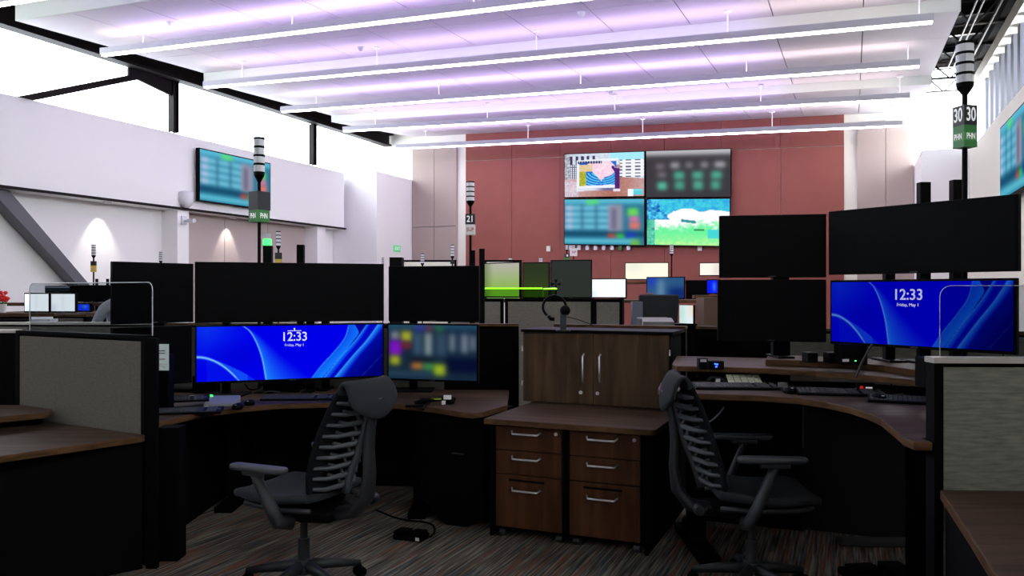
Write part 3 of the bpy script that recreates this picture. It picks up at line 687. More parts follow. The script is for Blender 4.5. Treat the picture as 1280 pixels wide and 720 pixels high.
# plain black blocks standing under the left screens
def block(px0, px1, D, z0, py, label, name='computer_box', cat='computer', m=BLK, dp=.2, rz=0, bevel=.006):
    x, y = XY((px0+px1)/2, D); wd = (px1-px0)/F*D; hh = Z(py, D)-z0
    t = thing(name, label, cat, (x, y, z0), rz)
    MB().box(-wd/2, wd/2, 0, dp, 0, hh).obj('body', m, t, bevel=bevel); return t
block(240, 268, 5.95, zl, 470, 'small black computer box under the left end of the left blue monitor', dp=.12)
block(331, 374, 6.0, zl, 472, 'black computer box under the middle of the left blue monitor', dp=.02)
t = block(1053, 1085, 4.35, zr, 431, 'black box with green light and white tag under the right blue monitor', dp=.12)
MB().box(-.07, -.035, -.003, 0, .02, .034).obj('tag', SIGNW, t); MB().lathe([(.004,.0),(.004,.004)], 0, 0, 8).obj('status_light', mat('green_led', (60,255,120), .3, emit=3), t, loc=(-.0,-.004,.022))
t = block(1010, 1023, 4.5, zr, 441, 'left small black dock on the riser of the right desk', name='docking_station', cat='dock', dp=.1)
t = block(1037, 1050, 4.45, zr, 441, 'right small black dock on the riser of the right desk', name='docking_station', cat='dock', dp=.1)
t = block(1157, 1172, 3.62, zm_, 447, 'tall black speaker with white sticker at the right end of the right desk', name='desk_speaker', cat='speaker', dp=.1)
MB().box(-.012, .006, -.003, 0, .02, .035).obj('sticker', SIGNW, t)
block(232-28, 240, 6.0, zl, 486, 'flat black box behind the stacked keyboards of the left desk', name='network_box', cat='network device', dp=.1)

# ---------------------------------------------------------------- signal towers
def tower(px, D, ytop, yb, s0, s1, label, sign=None, nseg=4, z0=0.0, r=None, faces=1, glow=False):
    """stack lamp on a pole: ytop..yb the lens stack, s0..s1 the sign block"""
    x, y = XY(px, D); t = thing('signal_tower', label, 'signal lamp', (x, y, z0), 0); hz = lambda py: Z(py, D)-z0
    zt_, zb = hz(ytop), hz(yb); r = r or .045; s = (zt_-zb)/nseg
    for i in range(nseg):
        MB().lathe([(r,zb+i*s),(r,zb+i*s+s*.74)]).obj('lens', LENSW, t, smooth=False); MB().lathe([(r*1.04,zb+i*s+s*.74),(r*1.04,zb+(i+1)*s)]).obj('collar', BLK, t)
    MB().lathe([(.3*r,zb-s*1.2),(.95*r,zb-s*.4),(1.02*r,zb)]).obj('cone', BLK, t)
    MB().tube([(0,0,.01),(0,0,zb-s*1.1)], .22*r+.004, 8).lathe([(.07,0),(.07,.012)]).obj('pole', BLK, t)
    if sign:
        wpx, rot, blocks = sign; wd = wpx/F*D
        for (ya, yb_, m, txt, tm, sz) in blocks:
            zz0, zz1 = hz(yb_), hz(ya)
            b = MB().box(-wd/2, wd/2, -wd/2, wd/2, zz0, zz1).obj('sign', m, t, rz=rot)
            if txt:
                for q in range(faces):
                    ang = -q*math.pi/2
                    ox, oy = (0, -wd/2-.002) if q == 0 else (-wd/2-.002, 0)
                    lettering(txt, (zz1-zz0)*sz, tm, b, (ox, oy, (zz0+zz1)/2), (math.pi/2, 0, ang), sx=.82 if faces == 1 else .6)
    return t
BW = (SIGNB, LETW)
tower(1206, 4.15, 53, 104, 0, 0, 'large signal tower numbered 30 over the right workstation', (19, .22, [(133,158,SIGNB,'30',LETW,.95),(158,167,SIGNG,None,None,0),(167,177,mat('green_sign_band', (70,150,74), .5),'PHN',LETW,1.05),(177,185,SIGNG,None,None,0)]), 4, zm_, .042, 2)
tower(324, 6.3, 172, 215, 0, 0, 'tall signal tower with green PHN sign behind the left workstation', (18, .95, [(240,263,SIGNB,None,None,0),(263,278,SIGNG,'PHN',LETW,.62)]), 4, 0, .042, 2)
tower(588, 9.0, 227, 251, 0, 0, 'signal tower numbered 21 in front of the red wall', (12, 0, [(268,281,SIGNB,'21',LETW,.85),(281,294,SIGNW,'SUP',LETR,.5)]), 4)
tower(117, 9.6, 306, 319, 0, 0, 'thin signal tower with yellow sign before the white recess', (6, .3, [(326.5,332,SIGNB,None,None,0),(332,340,SIGNY,None,None,0)]), 4, 0, .024)
tower(201, 9.9, 315, 326, 0, 0, 'thin signal tower just above the far left dark monitor', None, 4, 0, .02)
tower(348, 9.2, 289, 307, 0, 0, 'signal tower with black and yellow sign right of the green beacon', (8.5, .3, [(316,324,SIGNB,None,None,0),(324,330,SIGNY,None,None,0)]), 4, 0, .026)
tower(478.5, 13, 322, 331, 0, 0, 'tiny signal tower at the foot of the white corner block', None, 4, 0, .02)
tower(528, 12.5, 317, 329, 0, 0, 'tiny signal tower before the taupe wall panel', None, 4, 0, .028)
tower(565.5, 11.5, 306, 320, 0, 0, 'small signal tower with dark sign left of the red wall edge', (5, 0, [(325,330,SIGNB,None,None,0)]), 4, 0, .026)
tower(676, 14, 322, 330, 0, 0, 'tiny signal tower in front of the red wall above the dark far monitor', None, 3, 0, .03)
tower(638, 14, 322, 330, 0, 0, 'tiny signal tower in front of the red wall above the greenish far monitor', None, 3, 0, .03)
tower(708.5, 13, 306, 312, 0, 0, 'far signal tower with black and green number sign', (6, 0, [(317.5,322,SIGNB,'18',LETW,.8),(322,328,SIGNG,None,None,0)]), 3, 0, .02)
tower(717, 12.6, 306, 310, 0, 0, 'far signal tower with square white SUP sign', (8.5, 0, [(310.5,320,SIGNW,'SUP',LETR,.4)]), 2, 0, .02)
tower(839.5, 12, 306, 317, 0, 0, 'far signal tower below the landscape wall display', None, 4, 0, .028)
tower(201.5, 10.6, 345, 350, 0, 0, 'hidden far signal tower behind the far left monitor', None, 3, 0, .02) if False else None
# green beacon on the mast
x, y = XY(334, 6.02)
t = thing('beacon_light', 'round beacon glowing green on the mast behind the left wide monitor', 'signal lamp', (x, y, Z(307,6.05)+.001), 0)
MB().lathe([(.03,0),(.03,.045)]).obj('glow_lens', mat('glowing_green_lens', (50,255,90), .3, emit=2.2), t); MB().lathe([(.026,.045),(.026,.085)]).obj('clear_cap', LENSW, t)
for px, D, yt, lb in ((590.5, 8.1, 313, 'left slim black post beside the 21 signal tower'), (602.5, 7.4, 311, 'right slim black post beside the 21 signal tower'), (121, 10.2, 348.5, 'tiny black post just right of the yellow sign tower'), (134.5, 10.6, 348.5, 'tiny black post left of the far left monitor')):
    x, y = XY(px, D); wd = (3.4 if px > 500 else 1.3)/F*D
    t = thing('screen_post', lb, 'post', (x, y, 0)); MB().box(-wd, wd, -wd, wd, .01, Z(yt, D)).obj('post', BLK, t); MB().box(-.12, .12, -.12, .12, 0, .01).obj('foot', BLK, t)

# ---------------------------------------------------------------- small things on the desks
KEY = mat('key_caps', (62,64,70), .55)
def keyboard(px, D, z, wd, label, rz=0, tilt=0, dp=.15, group=None):
    x, y = XY(px, D); t = thing('keyboard', label, 'keyboard', (x, y, z), rz, group)
    e = MB().hexa([(-wd/2,-dp/2,0),(wd/2,-dp/2,0),(wd/2,dp/2,0),(-wd/2,dp/2,0)],[(-wd/2,-dp/2,.012),(wd/2,-dp/2,.012),(wd/2,dp/2,.026),(-wd/2,dp/2,.026)]).obj('case', BLK, t, bevel=.003)
    k = MB(); nx = int(wd/.021)
    for j in range(5):
        for i in range(nx):
            if (i == int(nx*.74)) or (i == int(nx*.74)+4 and j != 2): continue
            x0 = -wd/2+.01+i*(wd-.02)/nx; y0 = -dp/2+.012+j*(dp-.03)/5; zb = .0122+(y0+dp/2)/dp*.014
            k.box(x0, x0+(wd-.02)/nx*.84, y0, y0+.02, zb, zb+.006)
    o = k.obj('keys', KEY, t); o['kind'] = 'stuff'
    MB().box(wd*.2, wd*.27, dp/2-.02, dp/2-.012, .026, .0275).obj('indicator', LENSW, t)
    t.rotation_euler = (tilt, 0, rz); return t
keyboard(373, 5.62, zl, .5, 'long black keyboard lying in front of the left blue monitor', .06)
keyboard(236, 5.0, zl, .4, 'front black keyboard of the stacked pair on the left desk', .22)
keyboard(219, 5.27, zl+.034, .42, 'rear black keyboard resting over the other at the left desk corner', .35)
keyboard(919, 4.44, zk, .46, 'black keyboard nearest the chair headrest on the right desk', -.05)
keyboard(1050, 4.18, zk, .44, 'black keyboard in the middle of the lower right tier', -.2)
keyboard(1144, 3.87, zk, .42, 'black keyboard at the right end of the lower right tier', -.42)
def mouse(px, D, z, label, rz=0):
    x, y = XY(px, D); t = thing('mouse', label, 'mouse', (x, y, z), rz)
    MB().lathe([(.028,0),(.034,.008),(.033,.02),(.026,.031),(.012,.037)], n=18).obj('shell', BLK, t, smooth=True).scale = (1, 1.6, 1)
    MB().box(-.006, .006, -.042, -.018, .027, .033).obj('wheel', LENSW, t)
mouse(297, 5.16, zl, 'black mouse in front of the grey desk phone, left desk')
mouse(312, 5.34, zl, 'black mouse right of the grey desk phone, left desk')
mouse(987, 4.24, zk, 'black mouse between the two left keyboards, right desk')
mouse(1099, 3.93, zk, 'black mouse before the right end keyboard, right desk')
x, y = XY(278, 5.36)
t = thing('desk_phone', 'pale grey flat pad with a green light on the left desk', 'pad', (x, y, zl), .15)
MB().hexa([(-.1,-.1,0),(.1,-.1,0),(.1,.1,0),(-.1,.1,0)],[(-.1,-.1,.02),(.1,-.1,.02),(.1,.1,.05),(-.1,.1,.05)]).obj('body', mat('light_grey_plastic', (150,152,156), .5), t, bevel=.006)
MB().lathe([(.008,0),(.008,.008)], n=10).obj('status_light', mat('bright_green_led', (40,255,70), .3, emit=4), t, loc=(-.09,.09,.048))
# adapters and headset at the right end of the left desk
x, y = XY(545, 5.35)
t = thing('wireless_headset', 'tangle of black headset parts with a yellow-green tag on the left desk', 'headset', (x, y, zl), 0)
MB().tube([(-.14,-.03,.015),(-.08,-.02,.03),(0,.0,.035),(.08,.03,.04),(.12,.06,.03)], .014, 8).obj('headband', BLK, t, smooth=True)
MB().lathe([(.035,0),(.04,.015),(.03,.04)]).obj('ear_cushion', BLK, t, loc=(-.08,.04,0)); MB().lathe([(.03,0),(.034,.015),(.028,.035)]).obj('ear_cushion', BLK, t, loc=(.09,.05,0))
MB().box(-.035, .035, -.015, .015, .035, .045).obj('tag', mat('yellow_green_tag', (150,170,50), .5), t)
MB().box(.05, .1, .0, .04, .036, .06).obj('white_connector', SIGNW, t); MB().box(.04, .065, -.03, -.01, .005, .03).obj('white_plug', SIGNW, t)
MB().tube([(-.04,-.0,.02),(-.06,-.12,.01),(-.06,-.22,.006),(-.06,-.26,.006)], .008, 6).obj('cord', BLK, t)
x, y = XY(518, 5.25)
tag(MB().box(-.06, .06, -.02, .02, 0, .015).obj('remote_control', BLK, loc=(x, y, zl), rz=.1, bevel=.003), 'slim black remote lying left of the headset parts', 'remote')
# paper notice on the black panel, given a glow so it looks brighter
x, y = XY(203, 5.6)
t = thing('glowing_notice', 'narrow grey paper notice with added glow beside the far left monitors', 'notice', XY(204, 5.02)+(Z(463, 5.02),), 0)
MB().box(-.035, .035, 0, .003, 0, .165).obj('sheet', mat('grey_glowing_paper', (120,130,128), .6, emit=.7), t)
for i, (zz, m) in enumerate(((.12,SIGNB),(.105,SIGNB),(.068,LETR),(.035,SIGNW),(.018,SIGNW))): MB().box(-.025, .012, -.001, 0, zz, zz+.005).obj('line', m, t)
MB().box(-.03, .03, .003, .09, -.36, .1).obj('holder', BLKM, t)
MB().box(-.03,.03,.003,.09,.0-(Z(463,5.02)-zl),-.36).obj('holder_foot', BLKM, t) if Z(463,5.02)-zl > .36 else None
# right desk small things
x, y = XY(930, 4.6)
t = thing('button_pad', 'slanted white key pad behind the left keyboard of the right desk', 'key pad', (x, y, zk), -.1)
MB().hexa([(-.1,-.06,0),(.1,-.06,0),(.1,.06,0),(-.1,.06,0)],[(-.1,-.06,.012),(.1,-.06,.012),(.1,.06,.05),(-.1,.06,.05)]).obj('case', BLK, t, bevel=.003)
for i in range(5):
    for j in range(3):
        X0 = -.094+i*.038; Y0 = -.055+j*.038; zz = .0125+(Y0+.06)/.12*.038
        MB().hexa([(X0,Y0,zz),(X0+.034,Y0,zz),(X0+.034,Y0+.034,zz+.0108),(X0,Y0+.034,zz+.0108)],[(X0,Y0,zz+.006),(X0+.034,Y0,zz+.006),(X0+.034,Y0+.034,zz+.0168),(X0,Y0+.034,zz+.0168)]).obj('key', mat('cream_keys', (205,205,180), .6), t)
x, y = XY(895, 4.68)
t = thing('earpiece', 'small tangle of black and silver earpiece behind the left keyboard', 'earpiece', (x, y, zk), 0)
MB().tube([(-.05,0,.02),(-.02,.02,.035),(.02,0,.03),(.05,-.02,.015)], .009, 6).obj('hook', CHRG, t); MB().box(-.005,.02,-.02,0,0,.03).obj('clip', CHROME, t); MB().lathe([(.02,0),(.02,.02)]).obj('pod', BLK, t, loc=(.04,0,0))
x, y = XY(888, 4.5)
t = thing('network_gadget', 'small black gadgets with blue lights on the upper right tier', 'gadget', (x, y, zm_), 0)
MB().box(-.07, -.02, -.03, .03, 0, .065).obj('module', BLK, t, bevel=.004); MB().box(-.01, .07, -.03, .03, 0, .05).obj('module', BLK, t, bevel=.004)
MB().box(-.065, -.03, -.033, -.03, .045, .06).obj('cover_strip', CHROME, t)
BLUEL = mat('blue_led', (40,80,255), .3, emit=4)
for q, zz in ((.02,.03),(.03,.028),(.025,.015)): MB().box(q-.005, q+.005, -.034, -.03, zz, zz+.007).obj('blue_light', BLUEL, t)
x, y = XY(1083, 4.2)
t = thing('display_unit', 'small black unit with red dot and white text behind the keyboards', 'display unit', (x, y, zk), -.15)
MB().box(-.047, .047, 0, .05, 0, .055).obj('case', BLK, t, bevel=.004)
MB().tube([(-.024,0,.034),(-.024,-.003,.034)], .009, 12).obj('red_dot', mat('red_mark', (190,20,40), .4, emit=.4), t)
lettering('Fuse', .017, LETW, t, (.013,-.001,.034), bold=False) if False else MB().box(-.004, .03, -.001, 0, .03, .037).obj('white_mark', LETW, t)
x, y = XY(974, 4.2)
tag(MB().box(-.024, .024, 0, .01, 0, .025).obj('cable_clamp', mat('grey_clamp', (96,100,98), .5), loc=(x, y-.06, zm_-.0575)), 'grey clamp on the underside edge of the upper right tier', 'clamp')
def cable(name, pts, r, m, label, cat='cable'):
    x0, y0, z0 = pts[0]; P = [(p[0]-x0, p[1]-y0, p[2]-z0) for p in pts]
    # smooth the path
    for _ in range(2):
        Q = [P[0]]
        for a, b in zip(P, P[1:]): Q += [tuple(a[i]*.75+b[i]*.25 for i in range(3)), tuple(a[i]*.25+b[i]*.75 for i in range(3))]
        P = Q+[P[-1]]
    return tag(MB().tube(P, r, 6).obj(name, m, loc=(x0, y0, z0), smooth=True), label, cat)
def PP(px, py, D): return XY(px, D)+(Z(py, D),)
cable('microphone_boom', [PP(1070,472,4.1),PP(1075,458,4.1),PP(1083,442,4.08),PP(1090,431,4.06)], .006, CHRG, 'thin dark rod with pale tip leaning in front of the right blue monitor', 'microphone')
cable('desk_cable', [PP(1110,500,4.0),PP(1120,492,4.0),PP(1132,493,4.05),PP(1139,500,4.0)], .004, CHRG, 'thin curled cable above the right mouse')
cable('hanging_cable', [PP(872,530,4.68),PP(885,529,4.68),PP(898,519,4.68),PP(905,509,4.68)], .005, mat('grey_cable', (130,132,136), .5), 'pale cable with plug end hanging under the right desk')
cable('desk_cable', [PP(306,480,5.9),PP(312,488,5.9),PP(325,486,5.9),PP(329,478,5.9)], .006, BLK, 'thin black cable drooping under the left blue monitor')
cable('desk_cable', [PP(328,492,5.8),PP(336,489,5.8),PP(350,490,5.8)], .004, CHRG, 'short thin cable behind the long keyboard')
cable('floor_cable', [XY(470,5.6)+(.01,),XY(500,5.35)+(.01,),XY(540,5.3)+(.01,),XY(545,5.1)+(.01,),XY(538,4.98)+(.012,)], .006, BLK, 'thin black cable on the carpet running to the foot pedal')
# floor: pedals and strip
x, y = XY(514, 4.98)
t = thing('foot_pedal', 'black foot pedal with a white sticker on the carpet', 'foot pedal', (x, y, 0), -.35)
MB().box(-.1, .1, -.06, .06, 0, .035).obj('base', BLK, t, bevel=.01); MB().box(-.095, -.01, -.06, .045, .035, .055).obj('pedal', BLK, t, bevel=.008); MB().box(.01, .095, -.06, .045, .035, .055).obj('pedal', BLK, t, bevel=.008)
MB().box(.06, .085, -.0625, -.06, .01, .03).obj('sticker', SIGNW, t)
x, y = XY(1078, 4.32)
t = thing('foot_pedal', 'black foot pedal on the carpet below the right desk', 'foot pedal', (x, y, 0), .15)
MB().box(-.11, .11, -.07, .07, 0, .04).obj('base', BLK, t, bevel=.012); MB().box(-.08, .08, -.05, .05, .04, .06).obj('pedal', BLK, t, bevel=.01)
x, y = XY(1100, 4.85)
tag(MB().box(-.25, .25, -.05, .05, 0, .04).obj('cable_tray', mat('dark_grey_tray', (60,58,56), .7), loc=(x, y, 0), rz=-.05, bevel=.012), 'long grey tray lying on the carpet under the right desk', 'tray')

# headset on a stand, on top of the cabinet
x, y = XY(704, 5.45); z0 = 1.269
t = thing('headset', 'black over-ear headset hanging on a grey stand on the cabinet', 'headset', (x, y, z0), 0)
s = 5.45/F
MB().box(-.022, .022, -.02, .02, .012, .13).obj('stand_column', CHRG, t, bevel=.003); MB().lathe([(.05,0),(.05,.012)]).obj('stand_base', CHRG, t)
R_ = .078; cxh = -.06; czh = .165
MB().tube([(cxh+R_*math.cos(q), 0, czh+R_*.95*math.sin(q)) for q in [math.radians(a) for a in range(-10, 236, 12)]], .009, 8, 1.5).obj('headband', BLK, t, smooth=True)
e = MB().lathe([(.02,-.018),(.034,-.012),(.036,.01),(.024,.018)], n=18).obj('ear_cup', BLK, t, smooth=True, loc=(.012,-.005,.14)); e.rotation_euler = (math.pi/2, 0, .3)
MB().tube([(-.1,-.0,.1),(-.085,-.01,.083),(-.06,-.01,.08)], .014, 8).obj('ear_cushion', BLK, t, smooth=True)
cable('cord', [PP(708,396,5.45),PP(722,399,5.5),PP(735,404,5.5),PP(742,407.0,5.45)], .003, BLK, 'thin black cord trailing from the headset on the cabinet')

# ---------------------------------------------------------------- task chairs
def chair(x, y, rz, label, ah=0.0):
    t = thing('task_chair', label, 'office chair', (x, y, 0), rz, 'ergonomic task chairs with ribbed backs')
    for k in range(5):
        an = 2*math.pi*k/5+.35; c, s = math.cos(an), math.sin(an)
        lg = MB().tube([(c*.03,s*.03,.115),(c*.16,s*.16,.1),(c*.3,s*.3,.075)], [.034,.028,.018], 8, .8).obj('leg', CHFR, t, smooth=True)
        cs = MB()
        for o in (-.018, .018):
            cs.tube([(c*.3-s*o-s*.009,s*.3+c*o+c*.009,.03),(c*.3-s*o+s*.009,s*.3+c*o-c*.009,.03)], .03, 14)
        cs.tube([(c*.3,s*.3,.03),(c*.3,s*.3,.075)], .009, 6); cs.obj('caster', BLK, lg)
    MB().lathe([(.045,.075),(.05,.1),(.042,.15),(.03,.155),(.03,.26),(.019,.26),(.019,.4)]).obj('gas_lift', CHFR, t)
    MB().prism([(-.24,-.1),(-.1,-.15),(.14,-.13),(.17,0),(.14,.13),(-.1,.15),(-.24,.1)], .385, .45).obj('tilt_mechanism', BLK, t, bevel=.02)
    # seat: waterfall cushion
    nu, nv = 15, 13; pts = []; 
    for j in range(nv):
        vv = -1+2*j/(nv-1)
        for i in range(nu):
            uu = i/(nu-1); xx = -.21+.51*uu; hw = .235+.02*math.sin(uu*math.pi)-(.05*max(0, (uu-.75)/.25)**2)
            zz = .512+.012*abs(vv)**3+.012*math.cos(uu*6.0)-.035*max(0, (uu-.8)/.2)**2
            pts.append((xx, hw*vv, zz))
    MB().grid(pts, nu, nv).obj('seat', MESH_B, t, smooth=True, solid=.045, sub=1)
    MB().tube([(-.2,-.2,.47),(.0,-.225,.465),(.2,-.2,.47),(.275,-.1,.455),(.285,0,.455),(.275,.1,.455),(.2,.2,.47),(0,.225,.465),(-.2,.2,.47)], .014, 8).obj('seat_frame', CHFR, t, smooth=True)
    # back: S-shaped upholstery with ribs and a bowed outer spine
    prof = spl([(0,-.2),(.2,-.215),(.4,-.25),(.6,-.285),(.8,-.325),(1,-.375)])
    wid = spl([(0,.19),(.25,.22),(.5,.225),(.75,.2),(1,.165)])
    zz = lambda q: .53+.56*q
    nu, nv = 11, 19; pts = []
    for j in range(nv):
        q = j/(nv-1)
        for i in range(nu):
            u = -1+2*i/(nu-1); pts.append((prof(q)+.035*u*u, wid(q)*u, zz(q)))
    MB().grid(pts, nu, nv).obj('backrest', mat('black_back_textile', (24,25,28), .9, spec=.1), t, smooth=True, solid=.022, sub=1)
    # roll-over top cushion
    pts = []; nu, nv = 13, 9
    for j in range(nv):
        an = math.pi*(-.12+1.08*j/(nv-1))
        for i in range(nu):
            u = -1+2*i/(nu-1); w_ = .19-.012*math.cos(an*1.0)
            drop = .085*(1-u*u)*(1 if j > 4 else 0)*((j-4)/4 if j > 4 else 0)
            pts.append((prof(1)-.03-.045*(1-math.cos(an))+.035+.03*u*u, w_*u, zz(.955)+.05*math.sin(an)+.0-(.07+drop)*max(0, (j-4)/4)))
    MB().grid(pts, nu, nv).obj('top_cushion', MESH_B, t, smooth=True, solid=.026, sub=1)
    # rear ribs: flexing ladder
    sp = lambda q: prof(q)-.055-.03*math.sin(q*math.pi)
    for i in range(9):
        q = .06+i*.098; z_ = zz(q); x_ = sp(q)
        r = MB()
        for sd in (-1, 1):
            r.tube([(x_+.005, sd*.012, z_+.018),(x_, sd*.05, z_+.012),(prof(q)-.02+.0, sd*(wid(q)*.55), z_),(prof(q)-.005+.02, sd*(wid(q)*.86), z_+.01)], [.016,.014,.012,.009], 7)
            r.tube([(x_, sd*.05, z_+.012),(x_+.01, sd*.055, z_+.05),(prof(q)-.02, sd*(wid(q)*.5), z_+.075)], .009, 6)
        r.obj('rib', RIB, t, smooth=True)
    MB().tube([(sp(q)-.004, 0, zz(q)) for q in [i/12 for i in range(0, 12)]], .019, 8, 1.25).obj('spine', RIB, t, smooth=True)
    MB().tube([(-.04,0,.415),(-.2,0,.412),(-.32,0,.44),(-.385,0,.52),(-.4,0,.64),(-.395,0,.76),(-.405,0,.87),(-.425,0,.96),(-.445,0,1.03)], [.034,.036,.034,.03,.025,.022,.02,.019,.018], 12, 1.9).obj('back_frame', CHFR, t, smooth=True)
    MB().lathe([(.028,0),(.03,.02),(.024,.045)]).obj('tension_knob', CHFR, t, loc=(-.3,-.16,.46)).rotation_euler = (math.pi/2, 0, 0)
    for sd in (-1, 1):
        a = MB().tube([(-.09,sd*.2,.4),(-.08,sd*.29,.43),(-.05,sd*.305,.5),(.02,sd*.31,.62+ah),(.035,sd*.31,.665+ah)], [.034,.038,.034,.027,.03], 10, .6).obj('arm_post', CHFR, t, smooth=True)
        nn = 10; out = []
        for i in range(nn): 
            an = math.pi/2+math.pi*i/(nn-1); out.append((-.1+.045*math.cos(an), .045*math.sin(an)))
        for i in range(nn): 
            an = -math.pi/2+math.pi*i/(nn-1); out.append((.15+.038*math.cos(an), .038*math.sin(an)))
        MB().prism([(px, sd*.31+py) for px, py in out], .672+ah, .7+ah).obj('arm_pad', CHRG, t, bevel=.01, smooth=True, seg=3)
        MB().prism([(-.04,sd*.31-.03),(.1,sd*.31-.03),(.1,sd*.31+.03),(-.04,sd*.31+.03)], .65+ah, .674+ah).obj('arm_bracket', CHFR, t, bevel=.006)
    return t
chair(-1.085, 4.17, math.radians(155), 'charcoal task chair facing left at the left workstation').scale = (1.03, 1.0, .985)
chair(1.235, 4.12, math.radians(-3), 'charcoal task chair facing right, right of the drawer units', .05)

# ---------------------------------------------------------------- far workstations
def far_desk(p0, p1, dp, z, label):
    (x0, y0), (x1, y1) = p0, p1; L = math.hypot(x1-x0, y1-y0); rz = math.atan2(y1-y0, x1-x0)
    t = thing('far_desk', label, 'desk', (x0, y0, 0), rz)
    MB().box(0, L, 0, dp, z-.035, z).obj('top', WTOP, t, m2=WEDGE)
    for q in (.04, L-.1): MB().box(q, q+.06, .05, dp-.05, 0, z-.035).obj('leg', BLKM, t)
    return t
def hp(D, py): return Z(py, D)
# partitions behind the cabinet
partition((XY(560, 8.45), XY(629, 8.4)), Z(373,8.4), 'grey far partition behind the left workstation, left tile', FABD, BLKM, split=1)
partition((XY(631.5, 8.4), XY(742, 8.2)), Z(373,8.3), 'grey far partition in the middle, below the green lit acrylic', FABD, BLKM, split=1)
partition((XY(742, 8.2), XY(778, 8.1)), Z(373.5,8.15), 'short grey far partition right of the headset', FABD, BLKM, split=1)
GE = mat('green_lit_edge', (140,236,30), .3, emit=1.1)
acrylic(XY(560, 8.46), XY(678, 8.35), Z(373,8.4), Z(360.5,8.4), 'clear far acrylic screen with glowing green top edge', ACRG, GE, .01, True)
acrylic(XY(679.5, 8.33), XY(695, 7.55), Z(373,8.3), Z(361,8.2), 'angled far acrylic screen with glowing green edge near the headset', ACRG, GE, .01, True)
def green_glow(u, v):
    c = mixc((196,196,180), (150,200,84), v*1.3-.1); return mixc(c, (90,110,60), max(0, .25-u)*2.2)
monitor(605, 9.7, 650, 9.3, Z(372,9.5), Z(328,9.5), 'greenish lit far monitor between the slim posts and dark far monitors', green_glow, (20, 16), arm=False, gain=.8)
for px0, px1, D, y1_, lb, m in ((653,687,9.6,328,'dark green tinted far monitor left of the fan',None),(688,740,9.3,325,'dark far monitor right of the fan, behind the headset',None)):
    monitor(px0, D, px1, D-.1, Z(373,D), Z(y1_,D), lb, soft((44,54,34) if px0 == 653 else (46,50,48), [(-.1,.7,1.1,1.1,(60,86,28) if px0 == 653 else (42,50,42))], .1), (12, 10), arm=False)
far_desk(XY(560, 9.1), XY(728, 9.0), .7, Z(374,9.3), 'far desk carrying the greenish and dark far monitors')
x, y = XY(695, 8.75); 
t = thing('desk_fan', 'small black desk fan in front of the dark far monitor', 'fan', (x, y, Z(374,9.3)), 0)
MB().lathe([(.04,0),(.04,.012)]).obj('foot', BLK, t); MB().tube([(0,0,.01),(0,0,.1)], .01, 6).obj('stem', BLK, t)
f = bpy.data.objects.new('x', None)
MB().tube([(.065*math.cos(a), 0, .17+.065*math.sin(a)) for a in [i*math.pi/8 for i in range(17)]], .006, 6).obj('guard', CHRG, t)
for i in range(4):
    a = i*math.pi/2; MB().slab([(0,0),(.05*math.cos(a-.35),.05*math.sin(a-.35)),(.055*math.cos(a+.35),.055*math.sin(a+.35))], -.003, .003).obj('blade', BLK, t, loc=(0,0,.17))
x, y = XY(694, 8.7)
tag(MB().tube([(.028*math.cos(a), 0, .05+.034*math.sin(a)) for a in [i*math.pi/8 for i in range(17)]], .006, 6).obj('ring_ornament', LENSW, loc=(x, y-.02, Z(339,8.7))), 'small silver ring shape on the dark far monitor corner', 'ornament') if False else None
# cream back-lit far partitions and dark rails near the red wall
def lit_panel(px0, px1, D, yt, yb, label, col=(226,224,206), m=None):
    return partition((XY(px0, D), XY(px1, D-.05)), Z(yt, D), label, m or mat('cream_panel_%d' % col[0], col, .8), BLKM, split=1, z0=0)
lit_panel(489, 570, 14.0, 325, 333, 'cream far partition with black rail before the taupe panel')
lit_panel(606, 652, 13.5, 325, 333, 'cream far partition with black rail left of the greenish monitor')
tag(MB().box(-.1, .1, -.15, .15, 0, Z(322,13.4)).obj('far_cabinet', BLKM, loc=XY(496, 13.4)+(0,)), 'dark cabinet at the foot of the white corner block', 'cabinet')
# centre right: blurred bright screens, people, printer
monitor(737, 9.8, 783, 9.6, Z(373,9.7), Z(348,9.7), 'bright white far monitor left of the seated person', white_page, (16, 10), arm=False, gain=1.25)
monitor(781, 12.4, 836, 12.3, Z(350,12.35), Z(328,12.35), 'pale cream lit far screen below the landscape display', soft((236,234,214), [(.0,.0,.35,.4,(212,214,200))], .08), (16, 10), arm=False, gain=1.2)
monitor(874, 12.2, 900, 12.1, Z(345,12.1), Z(328,12.1), 'pale cream lit far screen beside the upper dark monitor', soft((238,232,220), [(.7,.0,1.1,1.1,(214,206,196))], .08), (12, 8), arm=False, gain=1.2)
monitor(808, 10.4, 856, 10.2, Z(374,10.3), Z(346,10.3), 'far monitor with blurred dark blue picture before the seated person', soft((44,86,130), [(.0,-.1,.25,.4,(30,60,190)),(.3,.1,.45,1.1,(110,150,176)),(.6,.5,1.1,1.1,(14,40,110))], .05), (24, 16), arm=False)
monitor(857, 10.2, 886, 10.1, Z(374,10.1), Z(350,10.1), 'small dark far monitor between the two blue far ones', None, arm=False)
monitor(883, 8.8, 900, 8.7, Z(368,8.7), Z(349,8.7), 'blue lit far monitor half hidden by the right dark pair', soft((10,30,240), [(.5,.2,.7,.8,(80,160,255))], .06), (12, 8), arm=False)
far_desk(XY(732, 9.75), XY(900, 9.5), 1.0, Z(374.5,10.2), 'far desk with the bright white and dark blue monitors')
far_desk(XY(770, 12.2), XY(912, 11.9), .7, Z(352,12.2), 'farthest raised desk in front of the red wall')
far_desk(XY(868, 8.55), XY(905, 8.5), .4, Z(369,8.7), 'narrow far desk with the half hidden blue monitor')
